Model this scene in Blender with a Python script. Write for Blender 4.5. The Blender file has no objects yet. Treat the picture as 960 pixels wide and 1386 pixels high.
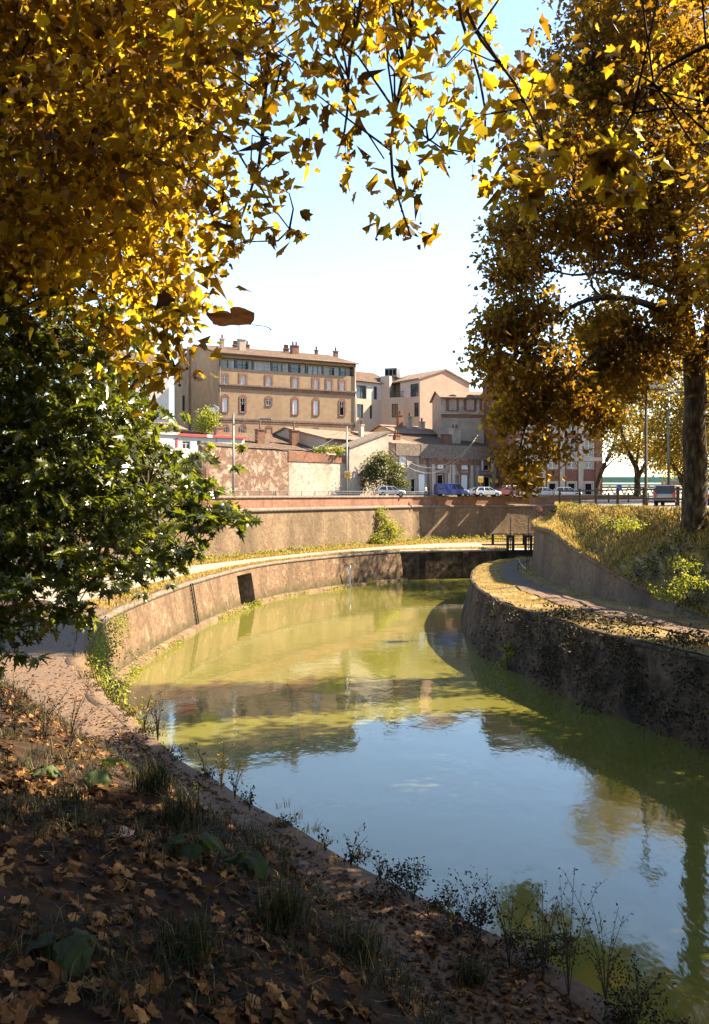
import bpy, bmesh, math, random
import numpy as np
from mathutils import Vector, Matrix, Quaternion
from mathutils.bvhtree import BVHTree

random.seed(7); rng = np.random.default_rng(11)
scn = bpy.context.scene
COL = scn.collection
R = math.radians
F, EYE, HY = 1300.0, 10.2, 670.0           # focal length in px of the 960 px photo, eye height over the water, horizon row
SUN_AZ, SUN_EL = 75.0, 42.0                # degrees right of straight ahead, above the horizon
SUN_STR, SKY_STR, EXPOSURE = 5.0, .082, 2.3
ALB = .8

def P(px, py, Y): return Vector(((px - 480) * Y / F, Y, EYE - (py - HY) * Y / F))
def XX(px, Y): return (px - 480) * Y / F
def ZZ(py, Y): return EYE - (py - HY) * Y / F

# ------------------------------------------------------------------ object helpers
def tag(o, label, cat, group=None, kind=None):
    if label: o['label'] = label
    if cat: o['category'] = cat
    if group: o['group'] = group
    if kind: o['kind'] = kind
    return o
def empty(name, loc=(0, 0, 0), rz=0.0, label=None, cat=None, group=None):
    o = bpy.data.objects.new(name, None); COL.objects.link(o)
    o.location = loc; o.rotation_euler = (0, 0, rz); o.empty_display_size = .3
    return tag(o, label, cat, group)
def copy_tree(o, parent=None):
    c = o.copy(); COL.objects.link(c)
    if parent is not None: c.parent = parent
    for ch in list(o.children): copy_tree(ch, c)
    return c

class MB:
    """collects faces and links them as ONE mesh object (local coordinates of the parent)"""
    def __init__(s): s.v, s.f, s.uv, s.mi, s.sm = [], [], [], [], []
    def face(s, pts, uv=None, mi=0, smooth=False):
        i = len(s.v); s.v += [tuple(p) for p in pts]
        s.f.append(tuple(range(i, i + len(pts)))); s.uv.append(uv); s.mi.append(mi); s.sm.append(smooth)
    def mesh_faces(s, verts, faces, uvs=None, mi=0, smooth=False):
        i = len(s.v); s.v += [tuple(p) for p in verts]
        for k, f in enumerate(faces):
            s.f.append(tuple(a + i for a in f)); s.uv.append(uvs[k] if uvs else None); s.mi.append(mi); s.sm.append(smooth)
    def box(s, x0, x1, y0, y1, z0, z1, mi=0):
        v = [(x0,y0,z0),(x1,y0,z0),(x1,y1,z0),(x0,y1,z0),(x0,y0,z1),(x1,y0,z1),(x1,y1,z1),(x0,y1,z1)]
        s.mesh_faces(v, [(0,3,2,1),(4,5,6,7),(0,1,5,4),(1,2,6,5),(2,3,7,6),(3,0,4,7)], mi=mi)
    def obox(s, c, sx, sy, sz, rz=0.0, mi=0, tilt=None):
        m = Matrix.Rotation(rz, 3, 'Z')
        if tilt is not None: m = m @ tilt
        v = [m @ Vector((a*sx/2, b*sy/2, d*sz/2)) + Vector(c) for d in (-1,1) for a, b in ((-1,-1),(1,-1),(1,1),(-1,1))]
        s.mesh_faces(v, [(0,3,2,1),(4,5,6,7),(0,1,5,4),(1,2,6,5),(2,3,7,6),(3,0,4,7)], mi=mi)
    def bar(s, a, b, w, h=None, mi=0):
        a, b = Vector(a), Vector(b); d = (b - a); L = d.length
        if L < 1e-6: return
        q = d.to_track_quat('X', 'Z').to_matrix(); h = h or w; c = (a + b) / 2
        v = [q @ Vector((x*L/2, y*w/2, z*h/2)) + c for z in (-1,1) for x, y in ((-1,-1),(1,-1),(1,1),(-1,1))]
        s.mesh_faces(v, [(0,3,2,1),(4,5,6,7),(0,1,5,4),(1,2,6,5),(2,3,7,6),(3,0,4,7)], mi=mi)
    def tube(s, pts, rad, n=8, mi=0, cap=True, wob=0.0):
        pts = [Vector(p) for p in pts]
        if not hasattr(rad, '__len__'): rad = [rad] * len(pts)
        base = len(s.v); ph = [random.uniform(0, 6.28) for _ in range(3)]
        up = Vector((0, 0, 1)); L = 0; vs = []; Ls = []
        for i, p in enumerate(pts):
            d = (pts[min(i+1, len(pts)-1)] - pts[max(i-1, 0)]).normalized()
            if i: L += (p - pts[i-1]).length
            r_ = Vector((1, 0, 0)) if abs(d.z) > .9 else up
            a = d.cross(r_).normalized(); b = d.cross(a)
            for k in range(n):
                t = 2*math.pi*k/n
                w = 1 + wob*(math.sin(3*t + ph[0] + L*1.3) + .7*math.sin(2*t + ph[1] - L*2.1))
                vs.append(p + (a*math.cos(t) + b*math.sin(t)) * rad[i] * w)
            Ls.append(L)
        fs, uvs = [], []
        for i in range(len(pts)-1):
            for k in range(n):
                k2 = (k+1) % n
                fs.append((i*n+k, i*n+k2, (i+1)*n+k2, (i+1)*n+k))
                c = 2*math.pi*max(rad[i], .02)
                uvs.append([(k/n*c, Ls[i]), ((k+1)/n*c, Ls[i]), ((k+1)/n*c, Ls[i+1]), (k/n*c, Ls[i+1])])
        s.mesh_faces(vs, fs, uvs, mi, True)
        if cap:
            s.f.append(tuple(base + k for k in range(n))); s.uv.append(None); s.mi.append(mi); s.sm.append(False)
            e = base + (len(pts)-1)*n
            s.f.append(tuple(e + n-1-k for k in range(n))); s.uv.append(None); s.mi.append(mi); s.sm.append(False)
    def prism(s, poly, axis, a, b, mi=0):
        """polygon of 2-D points extruded along 'x' 'y' or 'z' from a to b"""
        def pt(p, t): return {'x': (t, p[0], p[1]), 'y': (p[0], t, p[1]), 'z': (p[0], p[1], t)}[axis]
        n = len(poly); v = [pt(p, a) for p in poly] + [pt(p, b) for p in poly]
        fs = [tuple(range(n)), tuple(range(2*n-1, n-1, -1))] + [(i, i+n, (i+1) % n + n, (i+1) % n) for i in range(n)]
        s.mesh_faces(v, fs, mi=mi)
    def sphere(s, c, r, mi=0, n=10, m=6, sz=(1,1,1)):
        c = Vector(c); vs = []
        for i in range(m+1):
            t = math.pi*i/m
            for k in range(n):
                p = 2*math.pi*k/n
                vs.append(c + Vector((r*sz[0]*math.sin(t)*math.cos(p), r*sz[1]*math.sin(t)*math.sin(p), r*sz[2]*math.cos(t))))
        s.mesh_faces(vs, [(i*n+k, (i+1)*n+k, (i+1)*n+(k+1) % n, i*n+(k+1) % n) for i in range(m) for k in range(n)], mi=mi, smooth=True)
    def build(s, name, mats, parent=None, bevel=0.0, fix=True, origin=None):
        if not isinstance(mats, (list, tuple)): mats = [mats]
        if origin is not None:
            ox = Vector(origin); s.v = [tuple(Vector(p) - ox) for p in s.v]
        me = bpy.data.meshes.new(name); me.from_pydata(s.v, [], s.f)
        for m in mats: me.materials.append(m)
        me.polygons.foreach_set('material_index', s.mi); me.polygons.foreach_set('use_smooth', s.sm)
        uvl = me.uv_layers.new(name='UVMap'); me.update()
        for p, uv in zip(me.polygons, s.uv):
            if uv is None:
                n = p.normal
                if abs(n.z) > .75:
                    for li in p.loop_indices:
                        c = me.vertices[me.loops[li].vertex_index].co; uvl.data[li].uv = (c.x, c.y)
                else:
                    t = Vector((-n.y, n.x, 0)); t = t.normalized() if t.length > 1e-6 else Vector((1,0,0))
                    for li in p.loop_indices:
                        c = me.vertices[me.loops[li].vertex_index].co; uvl.data[li].uv = (c.dot(t), c.z)
            else:
                for li, q in zip(p.loop_indices, uv): uvl.data[li].uv = q
        if fix:
            bm = bmesh.new(); bm.from_mesh(me)
            bmesh.ops.recalc_face_normals(bm, faces=bm.faces)
            if bevel:
                bmesh.ops.remove_doubles(bm, verts=bm.verts, dist=1e-5)
                bmesh.ops.bevel(bm, geom=list(bm.edges), offset=bevel, segments=1, affect='EDGES', clamp_overlap=True)
            bm.to_mesh(me); bm.free()
        o = bpy.data.objects.new(name, me); COL.objects.link(o)
        if parent is not None: o.parent = parent
        if origin is not None: o.location = origin
        return o

def np_mesh(name, V, faces_flat, sizes, mat, parent=None, rnd=None, smooth=False, origin=None):
    """fast mesh from arrays; rnd = one value per face, read by the leaf materials"""
    me = bpy.data.meshes.new(name); V = np.asarray(V, np.float32)
    if origin is not None: V = V - np.asarray(origin, np.float32)
    me.vertices.add(len(V)); me.vertices.foreach_set('co', V.ravel())
    me.loops.add(len(faces_flat)); me.loops.foreach_set('vertex_index', np.asarray(faces_flat, np.int32))
    sizes = np.asarray(sizes, np.int32); st = np.zeros(len(sizes), np.int32); st[1:] = np.cumsum(sizes)[:-1]
    me.polygons.add(len(sizes)); me.polygons.foreach_set('loop_start', st)
    me.materials.append(mat); me.update(calc_edges=True)
    if rnd is not None:
        a = me.attributes.new('rnd', 'FLOAT', 'FACE'); a.data.foreach_set('value', np.asarray(rnd, np.float32))
    if smooth: me.polygons.foreach_set('use_smooth', np.ones(len(sizes), bool))
    me.validate()
    o = bpy.data.objects.new(name, me); COL.objects.link(o)
    if parent is not None: o.parent = parent
    if origin is not None: o.location = origin
    return o

# ------------------------------------------------------------------ leaves
def half_leaf(pts, fold=.12, droop=.12):
    """outline of the right half of a leaf (x >= 0, base at 0,0, tip at 0,1) -> template of two folded halves"""
    r_ = [(x, y, fold*x*1.2 - droop*y*y) for x, y in pts]
    l_ = [(-x, y, z) for x, y, z in r_[1:-1]]
    V = np.array(r_ + l_, float); n = len(r_); m = len(l_)
    return V, [list(range(n)), [0, n-1] + [n + k for k in range(m-1, -1, -1)]]
PLANE = half_leaf([(0,0),(.2,-.12),(.33,.0),(.6,.08),(.47,.29),(.7,.6),(.42,.57),(.3,.62),(.15,.88),(0,1.08)], .2, .3)
GREEN = half_leaf([(0,0),(.12,-.02),(.16,.12),(.5,.02),(.26,.3),(.58,.46),(.22,.5),(.36,.82),(.1,.7),(0,1.1)], .2, .3)
PLANE_B = half_leaf([(0,0),(.14,-.08),(.26,.04),(.5,.16),(.3,.33),(.5,.74),(.26,.66),(.12,.86),(0,1.15)], .45, .55)
PLANE_C = half_leaf([(0,0),(.26,-.04),(.5,.2),(.36,.42),(.44,.66),(.2,.72),(.1,.9),(0,1.0)], .7, -.35)
PLANE_D = half_leaf([(0,0),(.24,-.16),(.42,-.06),(.74,.16),(.56,.34),(.78,.52),(.5,.62),(.34,.66),(.2,.84),(0,.98)], .1, .7)
KITE = half_leaf([(0,0),(.36,.3),(.22,.7),(0,1)], .3, .2)
OVAL = half_leaf([(0,0),(.28,.2),(.34,.5),(.2,.82),(0,1)], .25, .25)
BURD = half_leaf([(0,0),(.25,-.12),(.5,.08),(.55,.4),(.4,.75),(.15,.98),(0,1.05)], .25, .35)

def frames(axis, rg=rng):
    a = axis / (np.linalg.norm(axis, axis=1, keepdims=True) + 1e-9)
    t = rg.normal(size=a.shape); b = np.cross(a, t); b /= np.linalg.norm(b, axis=1, keepdims=True) + 1e-9
    return b, a, np.cross(b, a)
def leaves(name, pos, size, axis, tmpl, mat, parent=None, rnd=None, normal=None, origin=None):
    pos = np.asarray(pos, float); N = len(pos)
    TV, TF = tmpl; K = len(TV)
    b, a, n = frames(np.asarray(axis, float))
    if normal is not None:
        n = np.asarray(normal, float); n = n / (np.linalg.norm(n, axis=1, keepdims=True) + 1e-9)
        b = np.cross(a, n); b /= np.linalg.norm(b, axis=1, keepdims=True) + 1e-9; a = np.cross(n, b)
    size = np.broadcast_to(np.asarray(size, float), (N,))
    wd = rng.uniform(.75, 1.1, N); dr = rng.uniform(.3, 2.2, N)
    V = pos[:, None, :] + size[:, None, None] * (TV[None, :, 0:1]*wd[:, None, None]*b[:, None, :] + TV[None, :, 1:2]*a[:, None, :] + TV[None, :, 2:3]*dr[:, None, None]*n[:, None, :])
    flat = np.concatenate([np.array(f) for f in TF]); sz = [len(f) for f in TF]
    FL = (flat[None, :] + (np.arange(N)*K)[:, None]).ravel()
    SZ = np.tile(sz, N)
    if rnd is None: rnd = rng.uniform(0, 1, N)
    return np_mesh(name, V.reshape(-1, 3), FL, SZ, mat, parent, np.repeat(rnd, len(TF)), origin=origin)

def leaves_mixed(name, pos, size, axis, tmpls, mat, parent=None, rnd=None, origin=None):
    """several leaf shapes in one crown mesh"""
    N = len(pos); which = rng.integers(0, len(tmpls), N); VV, FF, SS, RR = [], [], [], []; base = 0
    for q, (TV, TF) in enumerate(tmpls):
        k = which == q; n_ = int(k.sum()); b, a, n = frames(axis[k]); s = size[k][:, None, None]; wd = rng.uniform(.7, 1.15, n_)[:, None, None]; dr = rng.uniform(.2, 2.6, n_)[:, None, None]
        V = pos[k][:, None, :] + s*(TV[None, :, 0:1]*wd*b[:, None, :] + TV[None, :, 1:2]*a[:, None, :] + TV[None, :, 2:3]*dr*n[:, None, :]); K = len(TV)
        flat = np.concatenate([np.array(f) for f in TF]); FF.append((flat[None] + (np.arange(n_)*K)[:, None] + base).ravel()); SS.append(np.tile([len(f) for f in TF], n_)); RR.append(np.repeat(rnd[k], len(TF))); VV.append(V.reshape(-1, 3)); base += n_*K
    return np_mesh(name, np.concatenate(VV), np.concatenate(FF), np.concatenate(SS), mat, parent, np.concatenate(RR), origin=origin)
def in_poly(px, py, poly):
    inside = np.zeros(len(px), bool); n = len(poly)
    for i in range(n):
        x1, y1 = poly[i]; x2, y2 = poly[(i+1) % n]
        c = ((y1 > py) != (y2 > py)) & (px < (x2-x1)*(py-y1)/((y2-y1) if y2 != y1 else 1e-9) + x1)
        inside ^= c
    return inside
def pts_in_poly(poly, n, Y0, Y1):
    """n world points inside the outline, each at its own distance"""
    xs = [p[0] for p in poly]; ys = [p[1] for p in poly]; out = []; c = 0
    while c < n:
        px = rng.uniform(min(xs), max(xs), n*2); py = rng.uniform(min(ys), max(ys), n*2); m = in_poly(px, py, poly)
        px, py = px[m], py[m]; Y = rng.uniform(Y0, Y1, len(px))
        out.append(np.stack([(px-480)*Y/F, Y, EYE-(py-HY)*Y/F], 1)); c += len(px)
    return np.concatenate(out)[:n]
def ell(c, r, n, shell=.35):
    d = rng.normal(size=(n, 3)); d /= np.linalg.norm(d, axis=1, keepdims=True)
    rad = (shell + (1-shell)*rng.uniform(0, 1, n)) ** (1/2.2)
    return np.asarray(c)[None, :] + d*rad[:, None]*np.asarray(r)[None, :]
def spread(centres, per, rc, out_c=None, flat=.8):
    """leaves round each cluster centre; leaf axes hang outwards and down"""
    n = len(centres); off = rng.normal(size=(n, per, 3)) * rc * np.array([1, 1, flat])
    pos = (centres[:, None, :] + off).reshape(-1, 3)
    ax = off.reshape(-1, 3)*.8/rc + rng.normal(size=(n*per, 3))*.5 + np.array([0, 0, -.75])
    return pos, ax
def twigs_to(mb, centres, limbpts, r0=.02, n=3, sag=.1):
    lp = np.asarray([tuple(p) for p in limbpts])
    for c in centres:
        d = np.linalg.norm(lp - c, axis=1); q = lp[int(np.argmin(d))]
        L = float(d.min())
        j = lambda s: np.array([random.gauss(0, s)*L, random.gauss(0, s)*L, random.gauss(0, s)*L])
        q = lp[int(np.argmin(d + np.abs(rng.normal(size=len(d)))*.25*L))]
        p1 = q*.7 + c*.3 + j(.1) + np.array([0,0,sag*L*.8]); p2 = q*.3 + c*.7 + j(.1) + np.array([0,0,sag*L])
        mb.tube([q, p1, p2, c], [r0, r0*.75, r0*.5, r0*.25], n, cap=False)
def dense(poly, step=.35):
    out = []
    for a, b in zip(poly[:-1], poly[1:]):
        a, b = Vector(a), Vector(b); k = max(1, int((b-a).length/step))
        out += [a.lerp(b, i/k) for i in range(k)]
    return out + [Vector(poly[-1])]

# ------------------------------------------------------------------ curves and ribbons
def smooth_line(pts, step=1.0, per=12):
    p = [np.array(q, float) for q in pts]; p = [2*p[0]-p[1]] + p + [2*p[-1]-p[-2]]; out = []
    for i in range(1, len(p)-2):
        for k in range(per):
            t = k/per
            out.append(.5*((2*p[i]) + (-p[i-1]+p[i+1])*t + (2*p[i-1]-5*p[i]+4*p[i+1]-p[i+2])*t*t + (-p[i-1]+3*p[i]-3*p[i+1]+p[i+2])*t**3))
    out.append(p[-2]); return resample(np.array(out), step)
def resample(a, step=None, n=None):
    a = np.asarray(a, float); d = np.r_[0, np.cumsum(np.linalg.norm(np.diff(a, axis=0), axis=1))]
    n = n or max(2, int(d[-1]/step)+1); s = np.linspace(0, d[-1], n)
    return np.stack([np.interp(s, d, a[:, k]) for k in range(a.shape[1])], 1)
def normals_left(a):
    t = np.gradient(a[:, :2], axis=0); t /= np.linalg.norm(t, axis=1, keepdims=True)
    return np.stack([-t[:, 1], t[:, 0]], 1)
class Ribbon:
    """grid of points, rows x columns; uv in metres"""
    def __init__(s, cols):
        s.g = np.stack(cols, 1); d = np.diff(s.g, axis=0); s.s = np.r_[0, np.cumsum(np.linalg.norm(d[:, 0], axis=1))]
        w = np.linalg.norm(np.diff(s.g, axis=1), axis=2); s.t = np.concatenate([np.zeros((len(s.g), 1)), np.cumsum(w, 1)], 1)
    def add(s, mb, mi=0, smooth=True, skip=None):
        n, m = s.g.shape[:2]; V = s.g.reshape(-1, 3); fs, uv = [], []
        for i in range(n-1):
            for j in range(m-1):
                if skip and skip(i, j): continue
                q = [(i, j), (i, j+1), (i+1, j+1), (i+1, j)]
                fs.append(tuple(a*m+b for a, b in q)); uv.append([(s.s[a], s.t[a, b]) for a, b in q])
        mb.mesh_faces(V, fs, uv, mi, smooth)
    def sample(s, N, t0=0., t1=1., s0=0., s1=1.):
        n, m = s.g.shape[:2]; i = rng.uniform(s0*(n-1), s1*(n-1)-1e-6, N); j = rng.uniform(t0*(m-1), t1*(m-1)-1e-6, N)
        a, b = i.astype(int), j.astype(int); u, v = (i-a)[:, None], (j-b)[:, None]; g = s.g
        return g[a, b]*(1-u)*(1-v) + g[a+1, b]*u*(1-v) + g[a, b+1]*(1-u)*v + g[a+1, b+1]*u*v
def blades(name, pos, h, mat, w=.03, lean=.5, parent=None, rnd=None, per=3):
    """grass: bent triangular blades, 'per' to a tuft"""
    pos = np.repeat(np.asarray(pos, float), per, 0); N = len(pos); pos = pos + rng.normal(size=(N, 3))*np.array([.05, .05, 0])
    H = h*rng.uniform(.5, 1.3, N); ang = rng.uniform(0, 6.283, N); d = np.stack([np.cos(ang), np.sin(ang), np.zeros(N)], 1)
    sd = np.stack([-np.sin(ang), np.cos(ang), np.zeros(N)], 1); ln = rng.uniform(.1, 1, N)[:, None]*lean
    up = np.array([0, 0, 1.]); Hc = H[:, None]
    b0 = pos - sd*w/2; b1 = pos + sd*w/2; m0 = pos + up*Hc*.6 + d*Hc*ln*.35 - sd*w*.35; m1 = m0 + sd*w*.7; tp = pos + up*Hc*(1-.25*ln) + d*Hc*ln
    V = np.stack([b0, b1, m1, m0, tp], 1).reshape(-1, 3)
    F_ = np.array([0,1,2,3, 3,2,4]); FL = (F_[None] + (np.arange(N)*5)[:, None]).ravel()
    if rnd is None: rnd = rng.uniform(0, 1, N)
    return np_mesh(name, V, FL, np.tile([4, 3], N), mat, parent, np.repeat(rnd, 2))

# ------------------------------------------------------------------ materials
def lin(c): return tuple(c) + (1.0,) if len(c) == 3 else tuple(c)
class NT:
    def __init__(s, name):
        s.m = bpy.data.materials.new(name); s.m.use_nodes = True; s.t = s.m.node_tree; s.n = s.t.nodes; s.n.clear()
        s.out = s.n.new('ShaderNodeOutputMaterial'); s.co = s.n.new('ShaderNodeTexCoord')
    def new(s, t, **kw):
        x = s.n.new('ShaderNode' + t)
        for k, v in kw.items():
            if k in x.inputs: x.inputs[k].default_value = v
            else: setattr(x, k, v)
        return x
    def link(s, a, b): s.t.links.new(a, b)
    def vec(s, kind='UV', scale=(1,1,1)):
        mp = s.new('Mapping'); mp.inputs['Scale'].default_value = scale; s.link(s.co.outputs[kind], mp.inputs['Vector']); return mp.outputs['Vector']
    def noise(s, vec, scale, detail=6, rough=.6, dist=0):
        x = s.new('TexNoise', Scale=scale, Detail=detail, Roughness=rough, Distortion=dist); s.link(vec, x.inputs['Vector']); return x.outputs['Fac']
    def ramp(s, fac, stops, interp='LINEAR'):
        x = s.new('ValToRGB'); x.color_ramp.interpolation = interp; e = x.color_ramp.elements
        while len(e) < len(stops): e.new(.5)
        for i, (p, c) in enumerate(stops): e[i].position = p; e[i].color = lin(c)
        s.link(fac, x.inputs['Fac']); return x.outputs['Color']
    def mix(s, fac, a, b, blend='MIX'):
        x = s.new('Mix', data_type='RGBA', blend_type=blend)
        for sock, v in ((x.inputs[0], fac), (x.inputs[6], a), (x.inputs[7], b)):
            if hasattr(v, 'links') or hasattr(v, 'is_linked'): s.link(v, sock)
            else: sock.default_value = v if not isinstance(v, tuple) else lin(v)
        return x.outputs[2]
    def bsdf(s, col, rough=.8, bump=None, bstr=.4, bdist=.05, spec=.3, metal=0.0):
        b = s.new('BsdfPrincipled'); b.inputs['Roughness'].default_value = rough; b.inputs['Metallic'].default_value = metal
        b.inputs['Specular IOR Level'].default_value = spec
        if hasattr(col, 'is_linked'): s.link(col, b.inputs['Base Color'])
        else: b.inputs['Base Color'].default_value = lin(col)
        if bump is not None:
            bp = s.new('Bump', Strength=bstr, Distance=bdist); s.link(bump, bp.inputs['Height']); s.link(bp.outputs[0], b.inputs['Normal'])
        s.link(b.outputs[0], s.out.inputs['Surface']); return b
def m_noise(name, c1, c2, scale=3, rough=.85, bstr=.3, bdist=.03, c3=None, stain=None, sscale=.35, coord='UV', vs=(1,1,1), detail=8, spec=.3, metal=0.0, lo=.35, hi=.65):
    c1, c2, c3, stain = [None if q is None else tuple(x*ALB for x in q) for q in (c1, c2, c3, stain)]
    n = NT(name); v = n.vec(coord, vs); a = n.noise(v, scale, detail)
    st = [(lo, c1), (hi, c2)] if c3 is None else [(lo, c1), ((lo+hi)/2, c2), (hi, c3)]
    c = n.ramp(a, st)
    if stain is not None:
        b = n.noise(n.vec(coord, (vs[0], vs[1]*.45, vs[2])), sscale, 7, .65, .6)
        c = n.mix(n.ramp(b, [(.47, (0,0,0)), (.66, (1,1,1))]), c, stain)
    n.bsdf(c, rough, a, bstr, bdist, spec, metal); return n.m
def quay_mat():
    m = m_brick('quay_brick_and_plaster', (.12,.072,.042), (.2,.125,.075), (.07,.05,.032), plaster=(.31,.23,.145), pl_amt=.57, pscale=.9, stain=(.075,.052,.03), sscale=.5, bw=.62, bh=.24)
    t = m.node_tree; b = next(x for x in t.nodes if x.type == 'BSDF_PRINCIPLED'); old = b.inputs['Base Color'].links[0].from_socket
    tc = next(x for x in t.nodes if x.type == 'TEX_COORD'); sx = t.nodes.new('ShaderNodeSeparateXYZ'); t.links.new(tc.outputs['UV'], sx.inputs[0])
    nz = t.nodes.new('ShaderNodeTexNoise'); nz.inputs['Scale'].default_value = 1.2; nz.inputs['Detail'].default_value = 8; t.links.new(tc.outputs['UV'], nz.inputs['Vector'])
    ma = t.nodes.new('ShaderNodeMath'); ma.operation = 'MULTIPLY_ADD'; t.links.new(nz.outputs['Fac'], ma.inputs[0]); ma.inputs[1].default_value = 2.4; t.links.new(sx.outputs['Y'], ma.inputs[2])
    rp = t.nodes.new('ShaderNodeValToRGB'); e = rp.color_ramp.elements; e[0].position = .62; e[1].position = .8; mp = t.nodes.new('ShaderNodeMapRange'); mp.inputs['From Max'].default_value = 5.2; t.links.new(ma.outputs[0], mp.inputs['Value']); t.links.new(mp.outputs[0], rp.inputs['Fac'])
    mx = t.nodes.new('ShaderNodeMix'); mx.data_type = 'RGBA'; t.links.new(rp.outputs['Color'], mx.inputs[0]); t.links.new(old, mx.inputs[6]); mx.inputs[7].default_value = (.06, .05, .022, 1); t.links.new(mx.outputs[2], b.inputs['Base Color']); return m
def m_plain(name, c, rough=.6, spec=.4, metal=0.0, var=.12):
    c2 = tuple(x*(1-var) for x in c); c1 = tuple(min(1, x*(1+var)) for x in c)
    return m_noise(name, c2, c1, 4, rough, .05, .01, spec=spec, metal=metal, coord='Object')
def m_brick(name, c1, c2, mortar, plaster=None, pl_amt=.5, bw=.3, bh=.075, rough=.9, stain=None, sscale=.25, pscale=.5):
    c1, c2, mortar, plaster, stain = [None if q is None else tuple(x*ALB for x in q) for q in (c1, c2, mortar, plaster, stain)]
    n = NT(name); v = n.vec('UV'); br = n.new('TexBrick')
    n.link(v, br.inputs['Vector']); br.inputs['Scale'].default_value = 1.0
    br.inputs['Color1'].default_value = lin(c1); br.inputs['Color2'].default_value = lin(c2); br.inputs['Mortar'].default_value = lin(mortar)
    br.inputs['Mortar Size'].default_value = .012; br.inputs['Brick Width'].default_value = bw; br.inputs['Row Height'].default_value = bh
    a = n.noise(v, 2.6, 10, .76); col = n.mix(.62, br.outputs['Color'], n.ramp(a, [(.32, tuple(x*.3 for x in c1)), (.5, c2), (.68, tuple(min(1, x*1.9) for x in c2))]), 'MIX')
    h = a
    if plaster is not None:
        pz = n.noise(v, pscale, 10, .68, .4); mk = n.ramp(pz, [(pl_amt-.03, (0,0,0)), (pl_amt+.03, (1,1,1))])
        pc = n.ramp(n.noise(v, 2.2, 10, .78), [(.33, tuple(x*.45 for x in plaster)), (.5, tuple(x*.85 for x in plaster)), (.68, tuple(min(.9, x*1.2) for x in plaster))])
        col = n.mix(mk, col, pc)
        hm = n.new('Math', operation='ADD'); n.link(mk, hm.inputs[0]); n.link(a, hm.inputs[1]); h = hm.outputs[0]
    if stain is not None:
        b = n.noise(n.vec('UV', (1, .3, 1)), sscale, 8, .7, .8); col = n.mix(n.ramp(b, [(.45, (0,0,0)), (.68, (.9,.9,.9))]), col, stain)
    n.bsdf(col, rough, h, .7, .05, .2); return n.m
def m_leaf(name, stops, trans=.45, rough=.45, spec=.35, tstops=None):
    sc_ = lambda st, k: [(p, tuple(x*k for x in c)) for p, c in st]; stops = sc_(stops, .9); tstops = sc_(tstops, .86) if tstops else None
    n = NT(name); at = n.new('Attribute', attribute_name='rnd'); c = n.ramp(at.outputs['Fac'], stops)
    b = n.new('BsdfPrincipled'); b.inputs['Roughness'].default_value = rough; b.inputs['Specular IOR Level'].default_value = spec; n.link(c, b.inputs['Base Color'])
    t = n.new('BsdfTranslucent'); n.link(n.ramp(at.outputs['Fac'], tstops) if tstops else c, t.inputs['Color'])
    x = n.new('MixShader'); x.inputs[0].default_value = trans; n.link(b.outputs[0], x.inputs[1]); n.link(t.outputs[0], x.inputs[2])
    n.link(x.outputs[0], n.out.inputs['Surface']); return n.m
def m_glass(name, c=(.03,.04,.045), rough=.06):
    n = NT(name); n.bsdf(n.ramp(n.noise(n.vec('Object'), .6, 2), [(.35, c), (.7, tuple(x*1.8 for x in c))]), rough, None, spec=.7); return n.m

M = {}
M['ochre'] = m_noise('ochre_render', (.29,.2,.12), (.36,.25,.155), 1.3, .9, .15, .02, stain=(.27,.18,.11), sscale=.12)
M['ochre_side'] = m_noise('ochre_gable_render', (.29,.2,.12), (.36,.25,.15), .8, .9, .15, .02, stain=(.2,.14,.09), sscale=.16)
M['cream'] = m_noise('cream_render', (.46,.385,.3), (.53,.45,.36), 1, .9, .1, .02, stain=(.5,.4,.31), sscale=.15)
M['pale'] = m_noise('pale_grey_render', (.48,.45,.41), (.55,.52,.47), 1, .9, .1, .02)
M['pink'] = m_noise('pink_render', (.46,.28,.2), (.52,.33,.24), 1, .9, .1, .02, stain=(.4,.24,.17), sscale=.12)
M['peach'] = m_noise('peach_render', (.48,.35,.25), (.55,.41,.3), 1.2, .9, .1, .02, stain=(.5,.36,.27))
M['white'] = m_noise('white_render', (.55,.52,.47), (.63,.6,.55), 1, .85, .08, .02, stain=(.6,.54,.46), sscale=.2)
M['greybeige'] = m_noise('grey_beige_render', (.3,.24,.19), (.42,.345,.28), 1.4, .92, .2, .03, stain=(.19,.15,.12), sscale=.3)
M['weathered'] = m_noise('weathered_render', (.36,.28,.22), (.5,.4,.32), .9, .92, .2, .03, stain=(.23,.18,.145), sscale=.22)
M['stone'] = m_noise('cut_stone', (.4,.33,.26), (.52,.44,.36), 2, .9, .2, .02, stain=(.25,.2,.16))
M['darkstone'] = m_noise('dark_weathered_stone', (.11,.085,.07), (.24,.19,.15), 2.5, .92, .4, .04)
M['brick'] = m_brick('red_brick', (.19,.08,.048), (.26,.12,.075), (.26,.19,.14), stain=(.12,.065,.042), sscale=.3)
M['brick_dark'] = m_brick('deep_red_brick', (.17,.062,.04), (.22,.085,.055), (.22,.15,.12), stain=(.12,.06,.045))
M['brick_old'] = m_brick('old_brick_with_plaster', (.12,.062,.04), (.19,.105,.07), (.26,.2,.145), plaster=(.4,.31,.23), pl_amt=.52, pscale=.7, stain=(.15,.085,.06), sscale=.3, bw=.4, bh=.12)
M['plaster_old'] = m_brick('flaking_white_plaster', (.4,.2,.13), (.48,.27,.18), (.5,.4,.3), plaster=(.52,.45,.37), pl_amt=.42, pscale=.4, stain=(.33,.23,.17), sscale=.35)
M['quay'] = quay_mat()
M['wallplaster'] = m_brick('retaining_wall_plaster', (.13,.075,.045), (.19,.12,.075), (.2,.15,.1), plaster=(.24,.172,.102), pl_amt=.47, pscale=.45, stain=(.095,.068,.04), sscale=.2)
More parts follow.
